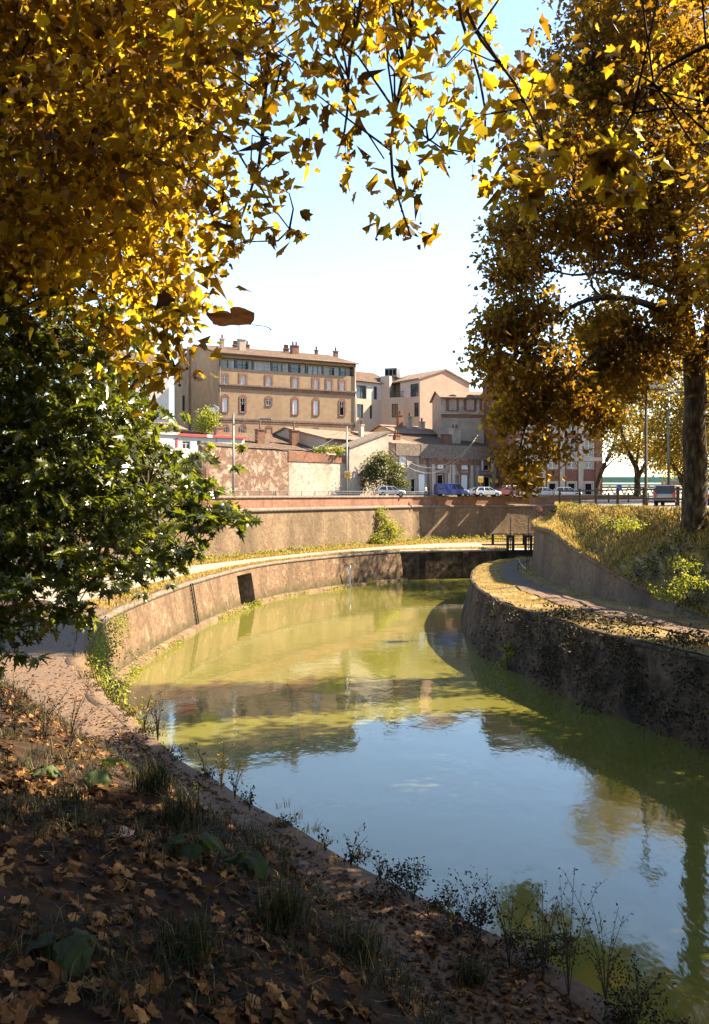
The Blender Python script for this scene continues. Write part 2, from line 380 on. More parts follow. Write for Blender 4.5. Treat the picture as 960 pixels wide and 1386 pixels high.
M['quay_dark'] = m_noise('shade_darkened_quay_stone', (.03,.017,.008), (.095,.058,.03), 1.5, .9, .8, .1, stain=(.018,.012,.006), sscale=.4, c3=(.17,.11,.06))  # stone tone lowered to paint in the shade on these walls
M['roof'] = None
def roof_mat(name, a, b, c):
    a, b, c = [tuple(x*ALB for x in q) for q in (a, b, c)]
    n = NT(name); v = n.vec('Object'); w = n.new('TexWave', wave_type='BANDS', bands_direction='X', Scale=1.3, Distortion=.6, Detail=2); n.link(v, w.inputs['Vector'])
    n1 = n.noise(n.vec('Object', (2.2, .8, 1)), .9, 10, .82); col = n.ramp(n1, [(.3, a), (.5, b), (.72, c)])
    col = n.mix(n.ramp(w.outputs['Fac'], [(0, (.45,.45,.45)), (.5, (0,0,0))]), col, tuple(x*.5 for x in a))
    n.bsdf(col, .9, w.outputs['Fac'], .6, .08, .15); return n.m
M['roof'] = roof_mat('clay_roof_tiles', (.07,.042,.028), (.15,.096,.064), (.28,.2,.14))
M['roof_pale'] = roof_mat('sun_bleached_clay_tiles', (.16,.105,.072), (.29,.2,.145), (.44,.34,.255))
M['glass'] = m_glass('window_glass'); M['dark_open'] = m_plain('dark_interior', (.012,.011,.011), .9, .1)
M['white_paint'] = m_plain('white_paint', (.78,.77,.75), .5); M['shutter'] = m_noise('white_shutter', (.7,.69,.68), (.8,.79,.78), 6, .55, .1, .01)
M['curtain'] = m_noise('white_curtain', (.5,.5,.5), (.72,.72,.71), 1, .9, .3, .05, coord='Object', vs=(6,6,.5))
M['black_metal'] = m_plain('black_metal', (.02,.02,.02), .45, .5); M['grey_metal'] = m_noise('galvanised_metal', (.13,.13,.125), (.21,.205,.2), 4, .45, .05, .01, metal=.5)
M['red_paint'] = m_plain('red_fascia_paint', (.55,.05,.04), .5); M['yellow_paint'] = m_plain('yellow_sign_enamel', (.8,.42,.02), .4); M['violet'] = m_plain('dark_violet_print', (.05,.015,.09), .5)
M['wood'] = m_noise('weathered_fence_wood', (.04,.026,.016), (.1,.068,.042), 3, .85, .4, .02, vs=(1,1,6))
M['gate_wood'] = m_noise('dark_gate_timber', (.025,.021,.018), (.07,.058,.048), 3, .8, .4, .03)
M['asphalt'] = m_noise('asphalt', (.16,.145,.125), (.24,.22,.19), 1.5, .9, .2, .02)
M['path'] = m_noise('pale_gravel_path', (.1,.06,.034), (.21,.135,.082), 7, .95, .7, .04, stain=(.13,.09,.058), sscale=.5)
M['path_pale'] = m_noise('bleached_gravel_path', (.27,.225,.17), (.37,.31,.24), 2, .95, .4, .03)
M['soil'] = m_noise('leafy_soil', (.01,.004,.001), (.03,.0115,.003), 3.5, .95, .8, .08, c3=(.062,.026,.007), stain=(.014,.008,.002), sscale=.6)  # soil colour taken darker to carry part of the foreground's deep shade
M['dryground'] = m_noise('dry_grass_ground', (.19,.125,.045), (.34,.24,.09), 2.2, .95, .6, .06, stain=(.11,.1,.035), sscale=.5)
M['slope'] = m_noise('patchy_slope_ground', (.05,.034,.018), (.17,.115,.045), .9, .95, .7, .08, c3=(.36,.26,.1), stain=(.05,.045,.015), sscale=.25)
M['bark'] = m_noise('plane_bark', (.018,.011,.005), (.045,.029,.014), 1.6, .95, .5, .05, c3=(.12,.08,.038), vs=(2.5,.9,1), lo=.38, hi=.62)
M['bark_dark'] = m_noise('dark_bark', (.03,.022,.015), (.08,.06,.042), 5, .95, .5, .03)
M['leaf_plane'] = m_leaf('autumn_plane_leaf', [(0,(.016,.008,.002)),(.3,(.045,.022,.003)),(.6,(.12,.066,.006)),(.85,(.13,.085,.008)),(.97,(.07,.07,.01)),(1,(.2,.035,.008))], .55, .42, .25,  # dark end: brown leaves, and the shade of dense clumps painted per cluster
    [(0,(.11,.05,.006)),(.25,(.36,.19,.01)),(.4,(.6,.36,.012)),(.6,(.85,.57,.02)),(.85,(.85,.66,.04)),(.97,(.42,.45,.04)),(1,(.8,.12,.02))])
M['leaf_plane_far'] = m_leaf('bronze_plane_leaf', [(0,(.035,.017,.004)),(.5,(.075,.038,.006)),(.85,(.14,.08,.01)),(1,(.22,.14,.016))], .5, .6, .15,
    [(0,(.2,.095,.01)),(.5,(.46,.24,.015)),(.85,(.8,.48,.02)),(1,(.9,.62,.03))])
M['leaf_green'] = m_leaf('dark_glossy_leaf', [(0,(.015,.022,.006)),(.5,(.036,.048,.01)),(.9,(.075,.09,.018)),(1,(.14,.14,.025))], .3, .28, 1.0, [(0,(.13,.18,.008)),(.6,(.36,.42,.014)),(1,(.65,.62,.02))])
M['leaf_yellowgreen'] = m_leaf('yellow_green_leaf', [(0,(.1,.13,.02)),(.6,(.2,.22,.03)),(1,(.3,.27,.04))], .4, .5, .3, [(0,(.3,.36,.02)),(1,(.7,.65,.05))])
M['leaf_ivy'] = m_leaf('dull_ivy_leaf', [(0,(.014,.010,.003)),(.5,(.03,.022,.006)),(.85,(.06,.047,.013)),(1,(.12,.07,.02))], .25, .55, .3)
M['leaf_dead'] = m_leaf('fallen_brown_leaf', [(0,(.025,.011,.004)),(.4,(.065,.028,.008)),(.75,(.18,.08,.022)),(1,(.42,.22,.08))], .15, .7, .25)
M['grass_dry'] = m_leaf('dry_grass', [(0,(.16,.13,.025)),(.4,(.38,.26,.055)),(.8,(.6,.41,.11)),(1,(.7,.52,.2))], .45, .6, .2)
M['grass_green'] = m_leaf('green_grass', [(0,(.012,.016,.004)),(.5,(.024,.029,.006)),(.85,(.06,.055,.012)),(1,(.26,.19,.07))], .35, .5, .3)
M['leaf_pale'] = m_leaf('pale_backlit_plane_leaf', [(0,(.06,.045,.01)),(.5,(.12,.1,.02)),(1,(.2,.17,.045))], .55, .5, .2, [(0,(.25,.15,.012)),(.5,(.55,.37,.03)),(1,(.75,.58,.1))])
M['leaf_mid'] = m_leaf('mid_green_leaf', [(0,(.015,.026,.005)),(.5,(.035,.05,.009)),(1,(.1,.11,.018))], .3, .45, .4, [(0,(.07,.11,.008)),(1,(.35,.36,.02))])
M['weed'] = m_leaf('dark_weed', [(0,(.018,.012,.006)),(.6,(.045,.032,.012)),(1,(.1,.08,.025))], .2, .7, .2)
M['burdock'] = m_leaf('broad_leaf', [(0,(.012,.022,.008)),(.3,(.025,.042,.014)),(.7,(.07,.11,.03)),(1,(.16,.2,.09))], .25, .6, .25, [(0,(.3,.42,.02)),(1,(.6,.6,.04))])
# ================================================================== SETTING
def sstep(a, b, x):
    t = np.clip((x-a)/(b-a), 0, 1); return t*t*(3-2*t)
def vnoise(x, y, s=1.0, seed=0):
    r_ = np.random.default_rng(seed); out = 0
    for k in range(5):
        a, b, c = r_.uniform(-1, 1, 2)*s*(1.6**k), r_.uniform(0, 6.28), .6**k
        out = out + c*np.sin(a[0]*x*2 + a[1]*y*2 + b)
    return out/2
def cols3(xy, nrm, prof):
    return [np.concatenate([xy + nrm*o, np.full((len(xy), 1), z)], 1) for o, z in prof]

# ---- water
n = NT('canal_water'); b = n.new('BsdfPrincipled'); b.inputs['IOR'].default_value = 1.6; b.inputs['Roughness'].default_value = .045
v = n.vec('Object'); big = n.noise(v, .05, 4, .5)
n.link(n.ramp(big, [(.35, (.11,.104,.018)), (.65, (.14,.132,.026))]), b.inputs['Base Color'])
w1 = n.noise(n.vec('Object', (1, .55, 1)), .9, 3, .55); w2 = n.noise(n.vec('Object', (1, .5, 1)), 4.0, 3, .5, .5); w3 = n.noise(n.vec('Object'), .16, 2)
ad = n.new('Math', operation='MULTIPLY_ADD'); n.link(w2, ad.inputs[0]); ad.inputs[1].default_value = .18; n.link(w1, ad.inputs[2])
ml = n.new('Math', operation='MULTIPLY'); n.link(ad.outputs[0], ml.inputs[0]); n.link(n.ramp(w3, [(.35, (.35,)*3), (.65, (1,1,1))]), ml.inputs[1])
bp = n.new('Bump', Strength=.14, Distance=.12); n.link(ml.outputs[0], bp.inputs['Height']); n.link(bp.outputs[0], b.inputs['Normal']); n.link(b.outputs[0], n.out.inputs['Surface'])
wm = MB(); wm.face([(-70,-40,0),(90,-40,0),(90,135,0),(-70,135,0)]); tag(wm.build('water', n.m), None, None, kind='structure')

# ---- left bank: quay edge, seen from above, running away from the camera
EDGE = smooth_line([(20,-32),(12,-12),(8,1),(5,8.5),(3.6,12.2),(2.6,14.2),(1.86,15.1),(1.1,16.1),(.39,17.1),(-.56,18.5),(-1.7,20.2),(-3.05,22.3),(-5.1,25.8),(-6.6,28.8),(-8.8,33.5),(-10.8,38.7),(-12.2,43.6),(-13.2,48.4),(-13.7,54.4),(-13.5,62.2),(-12.4,75.7),(-9.9,90),(-6.4,99),(0,109),(5.5,115.5)], .8)
EN = normals_left(EDGE)
LOCK = resample(np.array([(5.5,115.5),(12.5,117.6),(19,119.5)]), 1.0)
near = EDGE[:, 1] < 66
def bank_z(d, Y, x, y):
    k = 1 - sstep(46, 62, Y); pw = 2.1 + 2.6*sstep(24, 38, Y)
    z = np.interp(d-pw, [0, .25, 1.0, 2.5, 3.9, 6, 8, 13, 30], [0, .06, 1.0, 2.55, 3.3, 3.85, 4.5, 5.6, 6])
    bump = vnoise(x, y, 1.1, 3)*.12*sstep(.1, 1.5, d-pw)
    return 3.5 + k*(z + bump)
D = np.r_[np.linspace(.45, 5, 16), np.linspace(5.4, 13, 20), np.linspace(14, 34, 8)]
e, en = EDGE[near], EN[near]; cl = []
for d in D:
    q = e + en*d; cl.append(np.c_[q, bank_z(d, e[:, 1], q[:, 0], q[:, 1])])
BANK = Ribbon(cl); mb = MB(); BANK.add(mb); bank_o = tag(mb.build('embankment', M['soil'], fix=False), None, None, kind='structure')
bank_bvh = BVHTree.FromPolygons([tuple(p) for p in BANK.g.reshape(-1, 3)], [(i*len(D)+j, i*len(D)+j+1, (i+1)*len(D)+j+1, (i+1)*len(D)+j) for i in range(len(e)-1) for j in range(len(D)-1)])
def ground(px, py):
    """where the sight line through a photo pixel meets the near bank"""
    d = Vector(((px-480)/F, 1, -(py-HY)/F)).normalized(); h = bank_bvh.ray_cast(Vector((0, 0, EYE)) + d*1.2, d)
    return h[0], h[1]
# worn gravel path on the quay
cl = []
for f_ in (0, .33, .66, 1):
    pw = 2.0 + 2.5*sstep(24, 38, e[:, 1]); d = .5 + (pw-.5)*f_; q = e + en*d[:, None]; cl.append(np.c_[q, bank_z(d, e[:, 1], q[:, 0], q[:, 1]) + .012])
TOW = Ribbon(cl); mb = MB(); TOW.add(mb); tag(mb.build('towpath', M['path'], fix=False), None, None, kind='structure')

# ---- street retaining wall line and the far bank between it and the quay
SW = smooth_line([(-60,18),(-42,44),(-31,66),(-24.5,80),(-18.7,92),(-13.4,101),(-8,112),(.3,126),(7.6,138.6),(9.6,141),(22.6,149),(38,155)], 1.0); SWN = normals_left(SW)
far = EDGE[:, 1] > 56
fe = resample(np.r_[EDGE[far], LOCK[1:], [(40, 124)]], n=90); k0 = int(np.argmin(np.abs(SW[:, 1]-57))); fs_ = resample(SW[k0:], n=90)
FB = Ribbon([np.c_[fe*(1-t)+fs_*t, np.full(90, 3.49)] for t in np.linspace(.03, 1.03, 14)])
mb = MB(); FB.add(mb); tag(mb.build('far_bank', M['dryground'], fix=False), None, None, kind='structure')
FP = Ribbon([np.c_[(fe*(1-t)+fs_*t)[:72], np.full(72, 3.53)] for t in np.linspace(.17, .6, 6)])
mb = MB(); FP.add(mb); tag(mb.build('far_towpath', M['path_pale'], fix=False), None, None, kind='structure')

# ---- left quay wall
qw = empty('quay_wall', (-9, 60, 0), 0, 'long curved brick and plaster quay wall along the sunlit left side of the canal', 'wall')
def part_ribbon(name, rib, mat, parent, skip=None, extra=None):
    mb = MB(); rib.add(mb, skip=skip)
    if extra: extra(mb)
    o = mb.build(name, mat, None, fix=False); o.parent = parent; o.matrix_parent_inverse = Matrix.Translation(-Vector(parent.location)); return o
zs = [3.25, 2.9, 2.2, 1.4, .7, .25, -1.5]
rib = Ribbon(cols3(EDGE, EN, [(-.02-.16*(3.25-z)+ .0, z) for z in zs]))
pxs = 480 + EDGE[:, 0]/np.maximum(EDGE[:, 1], 1)*F
nic = [i for i in range(len(EDGE)-1) if EDGE[i, 1] > 60 and 316 < pxs[i] < 336]
NI0, NI1 = nic[0], nic[-1]+1
def niche(mb):
    a, b_ = EDGE[NI0], EDGE[NI1]; nn = EN[NI0]*.5 + EN[NI1]*.5
    def q(p, o, z): return (p[0]+nn[0]*o, p[1]+nn[1]*o, z)
    mb.face([q(a,1.1,-.5), q(b_,1.1,-.5), q(b_,1.1,2.9), q(a,1.1,2.9)]); mb.face([q(a,-.6,-.5), q(a,1.1,-.5), q(a,1.1,2.9), q(a,-.05,2.9)])
    mb.face([q(b_,-.6,-.5), q(b_,1.1,-.5), q(b_,1.1,2.9), q(b_,-.05,2.9)]); mb.face([q(a,-.05,2.9), q(b_,-.05,2.9), q(b_,1.1,2.9), q(a,1.1,2.9)])
part_ribbon('wall_face', rib, M['quay'], qw, skip=lambda i, j: NI0 <= i < NI1 and 1 <= j < 6)
mb = MB(); niche(mb); o = mb.build('niche', M['darkstone'], None, fix=False); o.parent = qw; o.matrix_parent_inverse = Matrix.Translation(-Vector(qw.location))
kc = EDGE[:, 1] > 47
part_ribbon('coping', Ribbon(cols3(EDGE[kc], EN[kc], [(.5,3.3),(.5,3.545),(-.06,3.53),(-.07,3.24),(.02,3.235)])), M['darkstone'], qw)
kc = EDGE[:, 1] < 47.6; wv = (.05*vnoise(EDGE[kc][:, 0], EDGE[kc][:, 1], .7, 31))
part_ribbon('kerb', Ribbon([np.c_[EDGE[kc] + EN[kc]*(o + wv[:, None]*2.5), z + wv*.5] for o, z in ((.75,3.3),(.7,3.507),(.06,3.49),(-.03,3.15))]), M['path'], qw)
jit = np.convolve(rng.normal(size=len(EDGE)), np.ones(3)/3, 'same')[:, None]
fo = [np.c_[EDGE + EN*(-.45) , np.full(len(EDGE), .3)], np.c_[EDGE - EN*(.95+.12*jit), np.full(len(EDGE), .22)], np.c_[EDGE - EN*(1.02+.12*jit), np.full(len(EDGE), -.6)]]
part_ribbon('footing', Ribbon(fo), M['quay'], qw, skip=lambda i, j: NI0 <= i < NI1)
# iron ladder added in place of a drain stain with pipe, further left
gi = int(np.argmin(np.abs(pxs - 258) + 1e3*(EDGE[:, 1] < 60))); ge, gn = EDGE[gi], EN[gi]
lad = empty('drain_mark_ladder', (ge[0]-gn[0]*.2, ge[1]-gn[1]*.2, .3), math.atan2(gn[1], gn[0])-math.pi/2, 'dark iron ladder added for a drain stain and pipe on the quay wall left of the niche', 'ladder')
for sx in (-.28, .28):
    mb = MB(); mb.bar((sx, -.42, -.2), (sx, .1, 3.1), .07); mb.build('rail', M['black_metal'], lad)
mb = MB()
for k in range(9): mb.bar((-.28, -.37+.053*k, .1+.32*k), (.28, -.37+.053*k, .1+.32*k), .045)
mb.build('rungs', M['black_metal'], lad)

# ---- lock head wall (dark, turned away from the sun)
ln = normals_left(LOCK); lw = empty('lock_head_wall', (12, 117.5, 0), 0, 'dark shaded stone lock head wall at the far end of the canal', 'wall')
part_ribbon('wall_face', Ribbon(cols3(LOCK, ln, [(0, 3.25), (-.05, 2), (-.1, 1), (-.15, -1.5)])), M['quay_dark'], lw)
part_ribbon('coping', Ribbon(cols3(LOCK, ln, [(.7,3.3),(.7,3.55),(-.08,3.55),(-.08,3.25),(.02,3.25)])), M['stone'], lw)
for x, y in ((8.3, 116.3), (13.6, 117.9)):
    mb = MB(); mb.box(x-12-.3, x-12+.3, y-117.5-.4, y-117.5+.3, -1, 3.2); mb.build('buttress', M['quay_dark'], lw)

# ---- street retaining wall
rw = empty('retaining_wall', (0, 126, 3.5), 0, 'tall curved plaster retaining wall carrying the street above the far towpath', 'wall')
part_ribbon('wall_face', Ribbon(cols3(SW, SWN, [(-.35, 3.2), (-.25, 5), (-.12, 7), (-.05, 8.35)])), M['wallplaster'], rw)
part_ribbon('string_course', Ribbon(cols3(SW, SWN, [(-.03, 8.3), (-.28, 8.34), (-.28, 8.62), (-.02, 8.75)])), M['darkstone'], rw)
part_ribbon('parapet', Ribbon(cols3(SW, SWN, [(0, 8.7), (0.02, 9.82)])), M['brick'], rw)
part_ribbon('coping', Ribbon(cols3(SW, SWN, [(.04, 9.8), (-.12, 9.82), (-.13, 10.08), (.5, 10.14), (.5, 9.5)])), M['darkstone'], rw)
rl = empty('railing', (0, 126, 10.1), 0, 'thin white metal railing along the coping of the tall retaining wall', 'railing')
rk = SW + SWN*.25; mb = MB(); mb.tube([(p[0], p[1]-126, .56) for p in rk], .035, 5); mb.tube([(p[0], p[1]-126, .3) for p in rk], .02, 4); mb.build('rail', M['grey_metal'], rl)
for p in rk[::3]: mb = MB(); mb.box(p[0]-.03, p[0]+.03, p[1]-126-.03, p[1]-126+.03, 0, .56); mb.build('post', M['grey_metal'], rl)

# ---- right bank
QR = smooth_line([(34,110),(28,108.5),(22,106),(17.1,102),(13.2,95.7),(11,88),(9.5,78.5),(9.0,72),(8.9,66),(9.35,59.3),(10.3,54.4),(11.2,50),(12.4,46),(14.6,39.6),(18,33),(23,25),(30,12),(40,-12)], .9); QN = normals_left(QR)
RB = smooth_line([(36,108),(28,105),(20.5,99),(17.4,93),(16.3,88),(15.2,78),(15.2,72),(16,64),(16.8,58.5),(17.8,54.4),(19.5,48),(22.5,40),(27,31),(34,18),(46,-8)], .9); RN = normals_left(RB)
FL_ = smooth_line([(44,150),(38,128),(29,109),(22.4,101),(19.9,95),(19.2,89),(19.3,82),(19.8,73),(21.2,60.5),(23.2,52),(26,43),(30.5,33),(38,19),(50,-5)], .9)
NR = 170; qa, ra, fa = resample(QR, n=NR), resample(RB, n=NR), resample(FL_, n=NR)
rtop_z = np.interp(ra[:, 1], [45, 50, 53, 58.5, 63.6, 69, 75, 88, 100, 110], [3.55, 3.6, 3.95, 4.8, 5.6, 6.5, 7.5, 7.4, 8.2, 8.6])
ran = normals_left(ra); rt = ra + ran*.35
PROM = Ribbon([np.c_[qa*(1-t)+ra*t, 3.5 + .1*vnoise((qa*(1-t)+ra*t)[:, 0], (qa*(1-t)+ra*t)[:, 1], .8, 5)*(0 < t < .95)] for t in np.linspace(0.02, 1.04, 14)])
mb = MB(); PROM.add(mb); tag(mb.build('right_bank', M['dryground'], fix=False), None, None, kind='structure')
RP = Ribbon([np.c_[qa*(1-t)+ra*t, 3.57 + .1*vnoise((qa*(1-t)+ra*t)[:, 0], (qa*(1-t)+ra*t)[:, 1], .8, 5)] for t in np.linspace(.42, .74, 6)])
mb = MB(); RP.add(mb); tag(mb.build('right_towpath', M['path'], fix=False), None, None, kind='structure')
cl = []
for t in np.linspace(-.02, 1, 16):
    q = rt*(1-t) + fa*t; z = rtop_z + (9.25-rtop_z)*(t + .27*math.sin(math.pi*max(t, 0))) + .16*vnoise(q[:, 0], q[:, 1], .9, 9)*(0.1 < t < .95); cl.append(np.c_[q, z])
SLOPE = Ribbon(cl); mb = MB(); SLOPE.add(mb); tag(mb.build('right_slope', M['slope'], fix=False), None, None, kind='structure')
qr = empty('quay_wall', (9, 72, 0), 0, 'dark overgrown quay wall under the rounded right bank, in shade beside the water', 'wall')
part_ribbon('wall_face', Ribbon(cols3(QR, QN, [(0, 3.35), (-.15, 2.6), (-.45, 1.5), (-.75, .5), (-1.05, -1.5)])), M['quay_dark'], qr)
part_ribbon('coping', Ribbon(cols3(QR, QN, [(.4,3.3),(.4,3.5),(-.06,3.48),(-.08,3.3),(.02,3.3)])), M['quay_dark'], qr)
rr = empty('retaining_wall', (16, 70, 3.5), 0, 'rounded brown retaining wall that sinks into the grassy slope beside the right towpath', 'wall')
part_ribbon('wall_face', Ribbon([np.c_[ra+ran*o, 3.2 + (rtop_z-3.2)*t] for o, t in ((-.02,0),(.08,.3),(.18,.6),(.3,.93))]), M['wallplaster'], rr)
part_ribbon('coping', Ribbon([np.c_[ra+ran*o, 3.2 + (rtop_z-3.2)*t + dz] for o, t, dz in ((.32,.92,0),(.12,.93,0),(.12,1,.02),(.6,1,.03))]), M['wallplaster'], rr)

# ---- street level: one sheet to the horizon
inner = np.r_[SW + SWN*.45, FL_[4:]]; zin = np.r_[np.full(len(SW), 9.82), np.interp(FL_[4:, 1], [-5, 100, 150], [9.2, 9.22, 9.8])]
dirs = inner - np.array([8, 62.]); dirs /= np.linalg.norm(dirs, axis=1, keepdims=True)
cl = [np.c_[inner, zin]]
for dd in (8, 25, 60, 150, 400, 1500): cl.append(np.c_[inner + dirs*dd, zin + (9.85-zin)*min(1, dd/40)])
ST = Ribbon(cl); mb = MB(); ST.add(mb); tag(mb.build('street', M['asphalt'], fix=False), None, None, kind='structure')
# ================================================================== BUILDINGS
class Bld:
    """root Empty at the left foot of the front; local x along the front, y into the building, z up"""
    def __init__(s, name, label, cat, pL, YL, pR, YR, z0=9.82, group=None):
        a, b = Vector((XX(pL, YL), YL)), Vector((XX(pR, YR), YR)); d = b - a
        s.L = d.length; s.rz = math.atan2(d.y, d.x); s.a = a; s.z0 = z0; s.dir = d.normalized(); s.nrm = Vector((-s.dir.y, s.dir.x))
        s.root = empty(name, (a.x, a.y, z0), s.rz, label, cat, group)
    def u(s, px, off=0.0):
        """distance along the front (or a plane 'off' behind it) at photo column px"""
        k = (px-480)/F; o = s.a + s.nrm*off
        return (k*o.y - o.x)/(s.dir.x - k*s.dir.y)
    def Y(s, u, off=0.0): return (s.a + s.dir*u + s.nrm*off).y
    def z(s, py, px=None, u=None, off=0.0):
        if u is None: u = s.u(px, off)
        return ZZ(py, s.Y(u, off)) - s.z0
    def add(s, name, mat, mb, **kw): return mb.build(name, mat, s.root, **kw)

def wall_open(mb, x0, x1, z0, z1, ops, y=0.0, depth=.25, mi=0):
    """a wall in the plane y with real openings (x0,x1,z0,z1) and their reveals"""
    xs = sorted({x0, x1, *[o[0] for o in ops], *[o[1] for o in ops]}); zs = sorted({z0, z1, *[o[2] for o in ops], *[o[3] for o in ops]})
    for i in range(len(xs)-1):
        for j in range(len(zs)-1):
            cx, cz = (xs[i]+xs[i+1])/2, (zs[j]+zs[j+1])/2
            if cx < x0 or cx > x1 or cz < z0 or cz > z1: continue
            if any(o[0] < cx < o[1] and o[2] < cz < o[3] for o in ops): continue
            mb.face([(xs[i],y,zs[j]),(xs[i+1],y,zs[j]),(xs[i+1],y,zs[j+1]),(xs[i],y,zs[j+1])], mi=mi)
    for a, b, c, d in ops:
        e = y+depth
        mb.face([(a,y,c),(a,e,c),(a,e,d),(a,y,d)], mi=mi); mb.face([(b,y,c),(b,y,d),(b,e,d),(b,e,c)], mi=mi)
        mb.face([(a,y,d),(a,e,d),(b,e,d),(b,y,d)], mi=mi); mb.face([(a,y,c),(b,y,c),(b,e,c),(a,e,c)], mi=mi)
def arch_ring(mb, x0, x1, z0, z1, w, y0, y1, rise=.25, sill=True):
    """surround with a slightly arched head"""
    n = 6; c = (x0+x1)/2; h = (x1-x0)/2
    def arc(hw, zb, r): return [(c + hw*math.cos(math.pi*(1-k/n)), zb + r*math.sin(math.pi*k/n)) for k in range(n+1)]
    mb.box(x0-w, x0, y0, y1, z0-.02, z1); mb.box(x1, x1+w, y0, y1, z0-.02, z1)
    inn = [(x0, z1), (x1, z1)]; out = arc(h+w, z1, rise+w)
    mb.prism(out, 'y', y0, y1)
    if sill: mb.box(x0-w*.6, x1+w*.6, y0-.05, y1, z0-.14, z0-.021)
def window(B, x0, x1, z0, z1, kind='pane', surround=None, w=.3, rise=0.0, y=0.0, depth=.22, name='window'):
    """kind: pane (white frame, glass), shut (closed white shutters), dark (open), half (frame above, open below)"""
    mb = MB(); t = .09; ym, ye = y+depth-.1, y+depth
    if kind == 'shut':
        m_ = (x0+x1)/2
        for a, b in ((x0+.02, m_-.015), (m_+.015, x1-.02)):
            mb.box(a, b, ym, ye, z0+.02, z1-.02)
            for k in (.22, .78): mb.box(a+.05, b-.05, ym-.03, ym-.002, z0+(z1-z0)*k-.05, z0+(z1-z0)*k+.05)
        f = B.add('shuttered_window', M['shutter'], mb)
    else:
        frm = M['black_metal'] if kind == 'modern' else M['white_paint']
        mb.box(x0, x0+t, ym, ye, z0, z1); mb.box(x1-t, x1, ym, ye, z0, z1); mb.box(x0+t, x1-t, ym, ye, z0, z0+t); mb.box(x0+t, x1-t, ym, ye, z1-t, z1)
        if kind in ('pane', 'half', 'curtain', 'modern'):
            zb = z0+t if kind != 'half' else z0+(z1-z0)*.55
            mb.box((x0+x1)/2-.04, (x0+x1)/2+.04, ym+.01, ye-.01, zb, z1-t); mb.box(x0+t, x1-t, ym+.02, ye-.02, z0+(z1-z0)*.66, z0+(z1-z0)*.66+.05)
        f = B.add(name, frm, mb)
        g = MB(); g.box(x0+t*.5, x1-t*.5, ye-.04, ye+.02, z0+t*.5, z1-t*.5)
        g.build('pane', {'dark': M['dark_open'], 'half': M['dark_open'], 'curtain': M['curtain']}.get(kind, M['glass']), f)
    if surround:
        sm = MB()
        if rise: arch_ring(sm, x0, x1, z0, z1, w, y-.06, y+.05, rise)
        else:
            sm.box(x0-w, x0, y-.06, y+.05, z0-.05, z1); sm.box(x1, x1+w, y-.06, y+.05, z0-.05, z1); sm.box(x0-w, x1+w, y-.06, y+.05, z1, z1+w); sm.box(x0-w, x1+w, y-.09, y+.05, z0-.18, z0-.05)
        sm.build('surround', surround, f)
    return f
def box_body(B, L, D, H, ops, mat, side_mat=None, name='front_wall', side='side_wall', z0=-.3):
    mb = MB(); wall_open(mb, 0, L, z0, H, ops); B.add(name, mat, mb)
    mb = MB(); mb.face([(0,0,z0),(0,D,z0),(0,D,H),(0,0,H)]); mb.face([(L,0,z0),(L,0,H),(L,D,H),(L,D,z0)]); mb.face([(0,D,z0),(L,D,z0),(L,D,H),(0,D,H)]); B.add(side, side_mat or mat, mb)
    mb = MB(); mb.box(.3, L-.3, .32, .36, 0, H-.3); B.add('dark_room', M['dark_open'], mb)
def gable_roof(B, L, D, H, rise, mat, over=.5, th=.22, ridge=.5, gables=None, name='roof', over_side=.35):
    """ridge parallel to the front"""
    mb = MB(); r_ = D*ridge; k1 = rise/r_; k2 = rise/(D-r_)
    a = [(-over, H-over*k1), (r_, H+rise), (D+over, H-over*k2)]
    poly = a + [(D+over, H-over*k2-th), (r_, H+rise-th), (-over, H-over*k1-th)]
    mb.prism([(y, z) for y, z in poly], 'x', -over_side, L+over_side)
    o = B.add(name, mat, mb)
    if not hasattr(B, 'nogutter'): g_ = MB(); g_.tube([(-over_side, -over-.06, H-over*k1-.06), (L+over_side, -over-.06, H-over*k1-.06)], .09, 6); g_.build('gutter', M['darkstone'], o)
    if gables:
        for x in (0.02, L-.02): g = MB(); g.face([(x, 0, H-.01), (x, D, H-.01), (x, r_, H+rise-th*.8)]); B.add('gable', gables, g)
    return o
def chimney(roof, x, y, z0, w, d, h, mat, pots=2, pot=None, cap=True):
    mb = MB(); mb.box(x-w/2, x+w/2, y-d/2, y+d/2, z0, z0+h)
    if cap: mb.box(x-w/2-.1, x+w/2+.1, y-d/2-.1, y+d/2+.1, z0+h, z0+h+.15)
    o = mb.build('chimney', mat, roof)
    m2 = MB()
    for k in range(pots):
        px_ = x + (k-(pots-1)/2)*w/max(1, pots); m2.tube([(px_, y, z0+h+.15), (px_, y, z0+h+.75), (px_, y, z0+h+.8)], [.17, .15, .19], 8)
    if pots: mb2 = m2.build('chimney_pots', M['brick'], roof)
    return o
def band(B, name, mat, L, z0, z1, pr=.12, x0=0, y=0.0):
    mb = MB(); mb.box(x0-.02, L+.02, y-pr, y-.002, z0, z1); return B.add(name, mat, mb)
def pipe(B, x, z0, z1, mat=None, y=-.12, r_=.08):
    mb = MB(); mb.tube([(x, y, z0), (x, y, z1)], r_, 6); B.add('drainpipe', mat or M['grey_metal'], mb)
def zy1(x, y): return 220 + x*.29167, 440 + y*.29167
def zy2(x, y): return 440 + x*.29167, 480 + y*.29167

